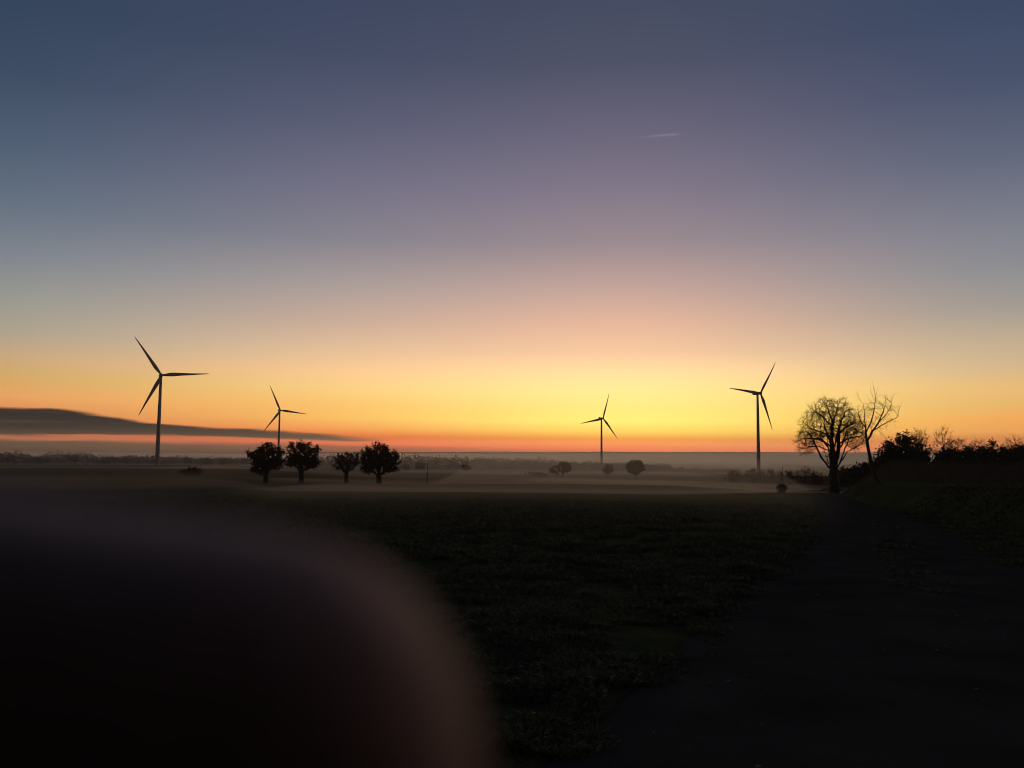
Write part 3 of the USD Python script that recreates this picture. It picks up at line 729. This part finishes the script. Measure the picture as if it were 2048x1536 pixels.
bush('bush', 'low dark bush standing alone in the far left field', 387, 330, 40, 936, 41, leaf_size=0.25)
for k, (px, w, top, lab) in enumerate([
        (1470, 38, 943, 'misty bush at the left end of the scrub around the right turbine foot'), (1507, 34, 940, 'dark rounded bush just left of the right turbine tower'),
        (1534, 34, 941, 'misty bush hiding the foot of the right turbine tower'), (1553, 30, 946, 'low misty bush between the right turbine and the small sapling'), (1578, 18, 940, 'slim upright bush right of the sapling in the scrub'),
        (1606, 40, 936, 'tallest round bush in the scrub, left of the big bare tree'), (1632, 30, 947, 'low bush at the right end of the scrub, close to the big bare tree')]):
    bush('bush', lab, px, 430 + 12 * (k % 3), w, top, 50 + k, leaf_size=0.3, n=60, per=22)
bush('bush', 'low misty bush left of the lopsided misty tree', 1078, 600, 46, 946, 61, leaf_size=0.45, n=50)

# --- sapling and pole
g = np.random.default_rng(71)
base, rz, q = local(1563, 128, [(1563, 940)])
t = thing('sapling', 'small bare sapling with shrubby foot on the crest left of the big bare tree', 'sapling', base, rz)
h = q[0][2]
obj('trunk', tube([(0, 0, -.2), (0.05, 0, h * .4), (0, 0.04, h)], [0.05, 0.035, 0.01], 6), BARK, t)
for k in range(9):
    z0 = h * g.uniform(.4, .9); a = g.uniform(0, 6.28)
    obj('branch', tube([(0.03, 0, z0), (math.cos(a) * .35, math.sin(a) * .3, z0 + .5), (math.cos(a) * .5, math.sin(a) * .4, z0 + .95)], [0.022, 0.016, 0.008], 4), BARK, t)
c = ellipsoid(40, (0, 0, 0.75), (0.65, 0.6, 0.85), g, bumps=0.4)
obj('foliage', leaves(c, 16, 0.14, 0.12, g), LEAF, t)

base, rz, q = local(855, 240, [(855, 926)])
t = thing('utility_pole', 'slender wooden pole standing in the field right of the four leafy trees', 'pole', base, rz)
h = q[0][2]
obj('post', tube([(0, 0, -.3), (0, 0, h * .5), (0, 0, h)], [0.13, 0.11, 0.09], 10), WOOD, t, smooth=40)
obj('cap', tube([(0, 0, h), (0, 0, h + .06), (0, 0, h + .1)], [0.11, 0.11, 0.03], 10), JOINT, t)
obj('insulator', tube([(.09, 0, h - .4), (.22, 0, h - .4), (.22, 0, h - .2)], [0.025, 0.025, 0.04], 6), JOINT, t)

# --- the wood on the right
GW = None
wood = []
for k, (px, d, l, r_, low, top, lf, tr_, lab, kw) in enumerate([
        (1786, 205, 1752, 1822, 955, 873, EVERGREEN, .35, 'dense dark ivy-clad tree at the near left end of the right hand wood', dict(bumps=0.5)),
        (1812, 215, 1778, 1852, 955, 865, EVERGREEN, .4, 'tallest dense dark tree of the right hand wood, behind the leaning tree', dict(bumps=0.5)),
        (1838, 235, 1815, 1862, 950, 884, EVERGREEN, .3, 'dense dark tree left of the bright gap in the wood', dict(bumps=0.5)),
        (1905, 225, 1872, 1930, 955, 896, EVERGREEN, .3, 'bushy dark tree just right of the bright gap in the wood', dict(bumps=0.5)),
        (1990, 220, 1962, 2018, 955, 886, EVERGREEN, .3, 'round-topped dark tree in the wood near the right edge', dict(bumps=0.3)),
        (2045, 225, 2012, 2082, 955, 883, EVERGREEN, .3, 'broad dark tree cut by the right edge of the picture', dict(bumps=0.4)),
        (1948, 235, 1925, 1972, 955, 893, EVERGREEN, .3, 'lower dark tree in the middle of the wood, left of the round-topped one', dict(bumps=0.5)),
        (1895, 232, 1880, 1912, 945, 886, EVERGREEN, .25, 'narrow pointed dark tree at the foot of the tallest bare tree', dict(bumps=0.35)),
        (1938, 240, 1926, 1952, 945, 891, EVERGREEN, .22, 'narrow dark treetop standing up in the middle of the wood', dict(bumps=0.4)),
        (1968, 242, 1955, 1982, 945, 898, EVERGREEN, .22, 'small dark treetop touching the left side of the round-topped tree', dict(bumps=0.45)),
        (2022, 242, 2008, 2038, 945, 892, EVERGREEN, .25, 'dark treetop filling the dip right of the round-topped tree', dict(bumps=0.45))]):
    leafy('wood_tree', lab, px, d, 965, (l, r_, low), top, tr_, 80 + k, lf, leaf_size=0.28, n_att=330, per=12, spread=0.4, step=0.55, hollow=0.3, cone=False, **kw)


def bare(name, label, px, d, l, r_, low, top, tr_, seed, n=320, twigs=2.8, lean=0):
    g = np.random.default_rng(seed)
    base, rz, q = local(px, d, [(l, low), (r_, low), (px, top)])
    t = thing(name, label, 'tree', base, rz)
    lo, hi = q[0][2], q[2][2]
    cx, rx = (q[0][0] + q[1][0]) / 2, (q[1][0] - q[0][0]) / 2
    att = ellipsoid(n, (cx, 0, (lo + hi) / 2), (rx, rx, (hi - lo) / 2), g, hollow=0.2, bumps=0.4, seed=seed)
    m = int((lo + 0.55 * (hi - lo)) / 0.5)
    tr = np.stack([np.linspace(0, cx, m) + np.concatenate([[0], g.normal(0, .05, m - 1)]), np.concatenate([[0], g.normal(0, .05, m - 1)]), np.linspace(-.3, lo + 0.55 * (hi - lo), m)], -1)
    P, par = colonize(att, tr, 0.4, 0.6, g=g, wander=0.2, droop=0.25)
    grown_parts(t, P, par, 0.02, 2.2, tr_, 0.05, 0.03, g, twigs=twigs, twig_len=1.2, base_flare=1.3, twig_tip=0.022)
    return t


bare('bare_wood_tree', 'thin bare tree rising behind the dense trees left of the bright gap', 1846, 240, 1830, 1862, 925, 860, .16, 91)
bare('bare_wood_tree', 'tallest thin bare tree of the wood, just right of the bright gap', 1886, 238, 1866, 1910, 925, 855, .2, 92)
bare('bare_wood_tree', 'wispy bare tree rising behind the middle of the wood', 1915, 245, 1898, 1934, 920, 874, .14, 93)
bare('bare_wood_tree', 'faint bare treetop between the two right hand rounded trees', 2030, 250, 2010, 2056, 920, 876, .15, 94)
bare('bare_wood_tree', 'wispy bare tree rising left of the round-topped dark tree', 1956, 250, 1938, 1976, 920, 880, .14, 95)
bare('bare_wood_tree', 'thin bare treetops showing just above the tallest dense tree', 1834, 246, 1818, 1850, 920, 860, .14, 96)


# understory of the wood: one mass
g = np.random.default_rng(110)
cs = []
for px in np.arange(1700, 2300, 3.0):
    top = np.interp(px, [1700, 1740, 1800, 1852, 1862, 1872, 1900, 2300], [945, 925, 905, 912, 934, 906, 905, 903])
    for d in (208, 226, 246):
        b = gz(px, d)
        h = max(z_at(px, top, d) - b[2], 0.8) * g.uniform(.75, 1.1)
        for s in np.linspace(0.05, 1, 7):
            cs.append(b + [g.normal(0, .4), g.normal(0, 1.5), h * s])
tag(obj('undergrowth', leaves(np.array(cs), 7, 0.5, 0.36, g), EVERGREEN), 'dark tangled undergrowth filling the right hand wood between its trees', 'undergrowth', kind='stuff')


def far_wood(name, label, rows, seed, mat_=FARLEAF, per=110, size=1.1):
    g = np.random.default_rng(seed)
    parts = []
    for px, d, top in rows:
        b = gz(px, d)
        h = max(z_at(px, top, d) - b[2], 2.0)
        rx = h * g.uniform(.38, .6)
        parts.append(tube([b - [0, 0, .5], b + [0, 0, h * .5]], [.3, .2], 4))
        c = ellipsoid(per, b + [0, 0, h * .55], (rx, rx, h * .47), g, hollow=0.2, bumps=0.4, seed=seed + len(parts))
        parts.append(leaves(c, 1, 0.2, size * min(1, h / 9), g))
    return tag(obj(name, join(parts), mat_), label, 'wood', kind='stuff')


g = np.random.default_rng(120)
tops = lambda px, xs, ys: np.interp(px, xs, ys)
rows = []
for px in np.arange(-260, 640, 4.5):
    rows.append((px, g.uniform(1000, 1120), tops(px, [-260, 0, 60, 75, 90, 170, 200, 260, 370, 500, 640], [900, 904, 908, 915, 907, 906, 914, 912, 914, 917, 916]) + g.normal(0, 1.3)))
far_wood('distant_wood', 'long misty wood along the horizon behind the tall left turbine', rows, 121)
rows = []
for px in np.arange(640, 1345, 4.2):
    rows.append((px, g.uniform(1080, 1180), tops(px, [640, 700, 800, 900, 1000, 1040, 1070, 1130, 1200, 1300, 1345], [917, 914, 912, 916, 918, 920, 921, 924, 928, 930, 934]) - 2.0 + g.normal(0, 2.2)))
far_wood('distant_wood', 'misty wood behind the middle fields, from the four trees past the third turbine', rows, 122)
rows = []
for px in np.arange(1676, 1760, 4.5):
    rows.append((px, g.uniform(330, 370), tops(px, [1676, 1690, 1720, 1760], [938, 936, 934, 930]) + g.normal(0, 1.0)))
far_wood('distant_wood', 'misty thicket seen between the big bare tree and the leaning tree', rows, 123, per=160, size=0.7)
rows = []
for px in np.arange(1340, 1480, 5):
    rows.append((px, g.uniform(1150, 1250), tops(px, [1340, 1400, 1480], [936, 938, 938]) + g.normal(0, 1.0)))
far_wood('distant_wood', 'faint low hedge line on the plain left of the right turbine', rows, 124)


# ------------------------------------------------------------------ wind turbines
def rev(profile, sides=28):
    return trimesh.creation.revolve(np.array(profile), sections=sides)


def blade_mesh(R):
    """Blade along +z from the hub, chord along x, thickness along y."""
    st = [(1.0, .95, .95, 0), (2.6, 1.0, .95, 0), (6, 1.55, .75, 12), (9.5, 1.9, .55, 13), (15, 1.6, .40, 9), (22, 1.25, .29, 6), (30, .92, .2, 4), (38, .6, .13, 2), (43, .36, .08, 1), (R - .4, .18, .05, 0), (R, .05, .02, 0)]
    n = 14
    v = []
    for z, c, th, tw in st:
        a = np.arange(n) * 2 * math.pi / n
        off = 0.35 * max(c - .95, 0)
        x, y = np.cos(a) * c + off, np.sin(a) * th
        k_ = math.radians(tw)
        v.append(np.stack([x * math.cos(k_) - y * math.sin(k_), x * math.sin(k_) + y * math.cos(k_) - 0.0009 * z * z, np.full(n, z)], -1))
    v = np.vstack(v)
    f = []
    for i in range(len(st) - 1):
        for s in range(n):
            s2 = (s + 1) % n
            f += [(i * n + s, i * n + s2, (i + 1) * n + s2), (i * n + s, (i + 1) * n + s2, (i + 1) * n + s)]
    k0 = (len(st) - 1) * n
    f += [(k0, k0 + s, k0 + s + 1) for s in range(1, n - 1)]
    return v, np.array(f)


AXIS = math.radians(152)                     # azimuth the rotors face
BR = 45.0
for px_hub, py_hub, d, phi, lab in [
        (322, 751, 890, 85, 'tallest-looking wind turbine, standing alone at the far left'),
        (559.5, 821, 1425, 96, 'small wind turbine rising behind the four leafy trees'),
        (1203, 837, 1390, 17.5, 'small wind turbine in the brightest yellow glow, third from the left'),
        (1515, 787, 970, 35, 'large wind turbine at the right, left of the big bare tree')]:
    v = ray(px_hub, py_hub); s = d / math.hypot(v[0], v[1])
    hubc = v * s + [0, 0, EYE]
    gx, gy = hubc[0], hubc[1]
    g0 = float(ground(gx, gy))
    H = hubc[2] - g0
    t = thing('wind_turbine', lab, 'wind turbine', (gx, gy, g0), 0)
    fd = np.array([math.sin(AXIS), math.cos(AXIS), 0]); sd_ = np.array([fd[1], -fd[0], 0])      # facing, and to its side
    Hn = H - 1.9
    obj('tower', rev([(0, -.5), (2.15, -.5), (2.1, 0.0), (1.85, Hn * .33), (1.55, Hn * .66), (1.22, Hn), (0, Hn)]), WHITE, t, smooth=40)
    for fr in (.33, .66):
        rr = 1.85 if fr < .5 else 1.55
        obj('flange', rev([(rr - .05, Hn * fr - .1), (rr + .04, Hn * fr - .1), (rr + .04, Hn * fr + .1), (rr - .05, Hn * fr + .1)]), JOINT, t)
    obj('yaw_ring', rev([(0, Hn), (1.35, Hn), (1.35, Hn + .35), (0, Hn + .35)]), JOINT, t, smooth=40)
    B = np.eye(4); B[:3, 0], B[:3, 1], B[:3, 2] = fd, sd_, [0, 0, 1]; B[:3, 3] = [0, 0, H]
    sph = [m3.Manifold.sphere(.5, 12).translate((x, y, z)) for x, y, z in [(2.4, 1.05, 1.1), (2.4, -1.05, 1.1), (2.4, 1.0, -1.0), (2.4, -1.0, -1.0), (-6.6, 1.1, 1.25), (-6.6, -1.1, 1.25), (-6.0, 1.0, -.9), (-6.0, -1.0, -.9)]]
    hull = m3.Manifold.batch_hull(sph)
    nm = trimesh.Trimesh(*(lambda mm: (mm.vert_properties[:, :3], mm.tri_verts))(hull.to_mesh()), process=False)
    nm.apply_transform(B)
    na_ = obj('nacelle', nm, WHITE, t, smooth=35)
    cool = trimesh.creation.box((1.2, 2.2, .9)); cool.apply_translation((-5.6, 0, 2.15)); cool.apply_transform(B)
    obj('cooler', cool, JOINT, na_)
    mast = trimesh.creation.cylinder(.06, 1.6, sections=8); mast.apply_translation((-4.2, .6, 2.5)); mast.apply_transform(B)
    obj('wind_vane', mast, JOINT, na_)
    OV = 4.6
    hm = trimesh.creation.revolve(np.array([(0, -1.7), (1.45, -1.7), (1.6, -.8), (1.6, .5), (1.3, 1.4), (.7, 2.0), (0, 2.15)]), sections=24)
    hm.apply_transform(np.array([[0, 0, 1, OV], [0, 1, 0, 0], [-1, 0, 0, 0], [0, 0, 0, 1.0]])); hm.apply_transform(B)
    hub = obj('hub', hm, WHITE, t, smooth=40)
    bv, bf = blade_mesh(BR)
    for kk in range(3):
        a = math.radians(phi + 120 * kk)
        # seen from the camera: clockwise from up; the camera's right is -sd_ turned to the rotor's side
        side = -sd_ if np.dot(-sd_, [1, 0, 0]) > 0 else sd_
        zdir = side * math.sin(a) + np.array([0, 0, 1.0]) * math.cos(a)
        ydir = fd
        xdir = np.cross(ydir, zdir)
        w = bv[:, :1] * xdir + bv[:, 1:2] * (-ydir) * -1 + bv[:, 2:3] * zdir + fd * OV + [0, 0, H]
        obj('blade', (w, bf), WHITE, t, smooth=50)
    dr = trimesh.creation.box((.9, .12, 2.0)); dr.apply_translation((0, -2.12, 1.6))
    obj('door', dr, JOINT, t)

# ------------------------------------------------------------------ grass and crop in the near field
g = np.random.default_rng(200)
protos_root = UsdGeom.PointInstancer.Define(stage, '/World/grass')
tag(protos_root.GetPrim(), 'low dark crop plants and grass covering the near field and verges', 'grass', kind='stuff')
GRASS = leaf_mat('grass_blades', (0.064, 0.074, 0.034), (0.115, 0.12, 0.055))
kinds = []
for k in range(6):
    bl = []
    for _ in range(14):
        a = g.uniform(0, 6.283); L = g.uniform(.10, .24); w = g.uniform(.006, .014) * (2.2 if k < 3 else 1)
        r0 = g.uniform(0, .09, 2) * [math.cos(a), math.sin(a)]
        dr = np.array([math.cos(a), math.sin(a), 0]); sd2 = np.array([-dr[1], dr[0], 0])
        lean = g.uniform(.25, .9)
        p0 = np.array([*r0, -.02]); p1 = p0 + dr * L * lean * .4 + [0, 0, L * .6]; p2 = p0 + dr * L * lean + [0, 0, L * (1.0 - .35 * lean)]
        v = np.array([p0 - sd2 * w, p0 + sd2 * w, p1 + sd2 * w, p1 - sd2 * w, p2])
        bl.append((v, np.array([(0, 1, 2), (0, 2, 3), (3, 2, 4)])))
    pr = usdkit.mesh(stage, f'/World/grass/tuft{"" if k == 0 else f"_{k:03d}"}', join(bl), GRASS)
    kinds.append(pr.GetPath())
N = 90000
dd = 2.2 * (75 / 2.2) ** g.random(N) ** 0.8
aa = np.radians(g.uniform(-40, 40, N))
x, y = dd * np.sin(aa), dd * np.cos(aa)
ro = np.abs(road_offset(x, y))
clump = meshkit.fbm(np.stack([x / 1.5, y / 1.5, 0 * x], -1), 3, 8)
keep = ((ro > 2.2 + 2.2 * (clump - .5)) | ((ro < 0.42 + 0.9 * (clump - .5)) & (g.random(N) < 0.4) & (y > 13))) & (clump > 0.36)
x, y, dd, clump = x[keep], y[keep], dd[keep], clump[keep]
z = ground(x, y)
n = len(x)
protos_root.CreatePrototypesRel().SetTargets(kinds)
protos_root.CreateProtoIndicesAttr(Vt.IntArray.FromNumpy(g.integers(0, 6, n).astype(np.int32)))
protos_root.CreatePositionsAttr(Vt.Vec3fArray.FromNumpy(np.stack([x, y, z], -1).astype(np.float32)))
ang = g.uniform(0, 2 * math.pi, n)
protos_root.CreateOrientationsAttr(Vt.QuathArray([Gf.Quath(float(math.cos(a / 2)), 0, 0, float(math.sin(a / 2))) for a in ang]))
sc = 0.8 * g.uniform(.6, 1.3, n) * (0.7 + 0.9 * (clump - .4)) * (1 + dd / 120) * (0.55 + 0.45 * sstep(5, 22, dd))
protos_root.CreateScalesAttr(Vt.Vec3fArray.FromNumpy(np.stack([sc, sc, sc * g.uniform(.8, 1.2, n)], -1).astype(np.float32)))

# loose stones on the road
STONE = noisy('pale_stone', (0.06, 0.055, 0.05), (0.12, 0.11, 0.10), 20, 0.8)
g = np.random.default_rng(210)
st = []
for _ in range(60):
    y_ = 3.4 + 14 * g.random() ** 1.8; u_ = g.uniform(-2.2, 2.2)
    x_ = float(road_c(y_)) + u_ / .925
    m = trimesh.creation.icosphere(1, 1.0)
    s_ = g.uniform(.006, .022)
    v = m.vertices * (1 + g.normal(0, .15, (len(m.vertices), 1))) * [s_, s_ * g.uniform(.7, 1.2), s_ * .6] + [x_, y_, float(ground(x_, y_, carve=False)) + .012]
    st.append((v, m.faces))
tag(obj('gravel', join(st), STONE), 'scattered small pale stones lying on the road surface', 'gravel', kind='stuff')

# ------------------------------------------------------------------ the phone that takes the picture and the hand that holds it
def cam_pt(x, y, z):
    """Millimetres right, forward and up of the lens."""
    return np.array([0, 0, EYE]) + (rt * x + fw * y + up * z) / 1000


def cam_mesh(v):
    return np.array([0, 0, EYE]) + (v[:, :1] * rt + v[:, 1:2] * fw + v[:, 2:3] * up) / 1000


def as_tm(man):
    mm = man.to_mesh()
    return trimesh.Trimesh(mm.vert_properties[:, :3], mm.tri_verts, process=True)


def rbox(x0, x1, y0, y1, z0, z1, r, seg=10):
    return m3.Manifold.batch_hull([m3.Manifold.sphere(r, seg).translate((x, y, z)) for x in (x0 + r, x1 - r) for y in (y0 + r, y1 - r) for z in (z0 + r, z1 - r)])


def ball(p, r, seg=20):
    return m3.Manifold.sphere(r, seg).translate(tuple(map(float, p)))


def chain_m(pts):
    out = None
    for (p, r), (p2, r2) in zip(pts[:-1], pts[1:]):
        h_ = m3.Manifold.batch_hull([ball(p, r), ball(p2, r2)])
        out = h_ if out is None else out + h_
    return out


PH_B = mat('phone_case', {'p': ('principled_bsdf', {'base_color': (0.012, 0.012, 0.013), 'roughness': 0.35})}, surface='p.BSDF')
PH_G = mat('phone_glass', {'p': ('principled_bsdf', {'base_color': (0.005, 0.005, 0.006), 'roughness': 0.06})}, surface='p.BSDF')
ph = thing('phone', 'black phone held by the hand at the lower left, taking the picture', 'phone')
body = as_tm(rbox(-60, 78, -8.4, -1.2, -50, 26, 3.2)); obj('body', (cam_mesh(body.vertices), body.faces), PH_B, ph, smooth=40)
scr = as_tm(rbox(-54, 72, -8.8, -8.2, -47, 23, 0.25, 6)); obj('screen', (cam_mesh(scr.vertices), scr.faces), PH_G, ph)
ring = trimesh.creation.annulus(3.4, 4.4, 0.6); ring.apply_transform(trimesh.transformations.rotation_matrix(math.pi / 2, [1, 0, 0])); ring.apply_translation((0, -.95, 0))
obj('lens_ring', (cam_mesh(ring.vertices), ring.faces), PH_G, ph)
gl = trimesh.creation.cylinder(3.35, 0.3, sections=32); gl.apply_transform(trimesh.transformations.rotation_matrix(math.pi / 2, [1, 0, 0])); gl.apply_translation((0, -1.1, 0))
obj('lens_glass', (cam_mesh(gl.vertices), gl.faces), PH_G, ph)
for x0 in (20, 34):
    bt = as_tm(rbox(x0, x0 + 10, -6, -3.6, 25.4, 26.7, .5, 6)); obj('button', (cam_mesh(bt.vertices), bt.faces), PH_B, ph)

DIST = 20.0                                                    # the fingertip's distance from the lens in mm
tip = np.array([(474 - 1024) / F * DIST, DIST, -(1566 - 768) / F * DIST])
i1 = tip + [-21, -0.4, 2.5]; i2 = np.array([-52, 13.5, -4.5]); i3 = np.array([-90, 0, -20.0])


def pad(c, R_, r, n=12):
    """A flattened round of flesh, its flat side to the lens."""
    c = np.asarray(c)
    return [ball(c + [math.cos(k * 2 * math.pi / n) * (R_ - r), dy, math.sin(k * 2 * math.pi / n) * (R_ - r)], r) for k in range(n) for dy in (-1.4, 1.0)]


skin = m3.Manifold.batch_hull(pad(tip, 6.05, 2.9) + pad(tip + [-10, 0.2, 1.25], 6.1, 2.9)) + m3.Manifold.batch_hull(pad(tip + [-10, 0.2, 1.25], 6.1, 2.9) + pad(i1, 6.5, 3.6)) + m3.Manifold.batch_hull(pad(i1, 6.5, 3.6) + [ball(i2, 8.0)]) + chain_m([(i2, 8.0), (i3, 9.8)])
palm = m3.Manifold.batch_hull([ball(p, r) for p, r in [((-90, 0, -20), 10), ((-91, -3, -42), 10), ((-89, -7, -62), 10), ((-86, -13, -80), 9.5), ((-148, -26, -44), 14), ((-146, -30, -86), 13), ((-114, -26, -36), 12)]])
skin = skin + palm
TIPS = [((-12, 6.6, -37), (-30, 9, -40), 6.4, (0, 1, .2)), ((-22, 6.4, -49), (-38, 8.4, -53), 6.2, (0, 1, .2)), ((-34, 3, -58), (-46, 5, -64), 5.4, (0, 1, .2)), ((-38, -16.6, -12), (-58, -24, -20), 7.6, (0, -1, .3))]
for fpts in [[((-91, -3, -42), 9.6), ((-60, 11, -44), 8.2), ((-30, 9, -40), 7.4), ((-12, 6.6, -37), 6.4)],
             [((-89, -7, -62), 9.2), ((-62, 9, -60), 7.9), ((-38, 8.4, -53), 7.2), ((-22, 6.4, -49), 6.2)],
             [((-86, -13, -80), 8.4), ((-64, 3, -74), 7.0), ((-46, 5, -64), 6.3), ((-34, 3, -58), 5.4)],
             [((-120, -28, -42), 12), ((-88, -32, -30), 10.5), ((-58, -24, -20), 9.0), ((-38, -16.6, -12), 7.6)]]:
    skin = skin + chain_m(fpts)
skin = skin + chain_m([((-146, -28, -66), 20), ((-190, -48, -105), 25), ((-235, -75, -150), 29)])
tm = as_tm(skin.refine_to_length(2.0))
trimesh.smoothing.filter_taubin(tm, lamb=0.5, nu=0.53, iterations=14)
SKIN = mat('skin', {'g': ('geometry', {}), 'n': ('noise_texture', {'scale': 900.0, 'detail': 3.0}), 'r': ('rgb_ramp', {'ramp': [(0.3, (0.25, 0.14, 0.105)), (0.7, (0.31, 0.18, 0.14))]}), 'b': ('bump', {'strength': 0.3, 'distance': 0.0002}),
                    'p': ('principled_bsdf', {'roughness': 0.7, 'specular_ior_level': 0.2, 'subsurface_weight': 0.0, 'subsurface_scale': 0.0015, 'subsurface_radius': (1.0, 0.35, 0.2)})},
           [('g.position', 'n.vector'), ('n.fac', 'r.fac'), ('r.color', 'p.base_color'), ('n.fac', 'b.height'), ('b.normal', 'p.normal')], surface='p.BSDF')
NAIL = mat('nail', {'p': ('principled_bsdf', {'base_color': (0.5, 0.3, 0.25), 'roughness': 0.25})}, surface='p.BSDF')
CLOTH = noisy('dark_cloth', (0.02, 0.022, 0.028), (0.035, 0.037, 0.045), 300, 0.95)
hd = thing('hand', 'out-of-focus fingertip of a hand covering the lower left corner, close to the lens', 'hand')
obj('skin', (cam_mesh(tm.vertices), tm.faces), SKIN, hd, smooth=True)


def nail(p, q_, r, outward):
    """A nail near the tip p of the finger that comes from q_, on its outward side."""
    p, q_, o = (np.asarray(x, float) for x in (p, q_, outward))
    ax_ = (p - q_) / np.linalg.norm(p - q_); o = o - ax_ * (o @ ax_); o /= np.linalg.norm(o); s_ = np.cross(ax_, o)
    v, f = [], []
    for i, u in enumerate(np.linspace(-.75, .55, 7)):
        for j, w in enumerate(np.linspace(-.75, .75, 7)):
            hw = 1 if -.6 < u < .3 else .8
            v.append(p + ax_ * u * r + (s_ * math.sin(w * hw) + o * math.cos(w * hw)) * (r * 0.99 if u < .2 else r * (0.99 - .25 * (u - .2))))
            if i < 6 and j < 6:
                f.append((i * 7 + j, i * 7 + j + 1, (i + 1) * 7 + j + 1, (i + 1) * 7 + j))
    return cam_mesh(np.array(v)), np.array(f)


for a_, b_, r_, o_ in [(tip + [0, 1.0, 0], i1, 5.2, (0, 1, 0))] + TIPS:
    obj('fingernail', nail(a_, b_, r_, o_), NAIL, hd, smooth=True)
slv = chain_m([((-205, -57, -120), 34), ((-330, -130, -250), 44), ((-440, -220, -380), 52)])
sm = as_tm(slv.refine_to_length(8))
sm.vertices += sm.vertex_normals * (3 * (meshkit.fbm(sm.vertices / 30, 3, 4) - .5))[:, None]
obj('sleeve', (cam_mesh(sm.vertices), sm.faces), CLOTH, hd, smooth=True)
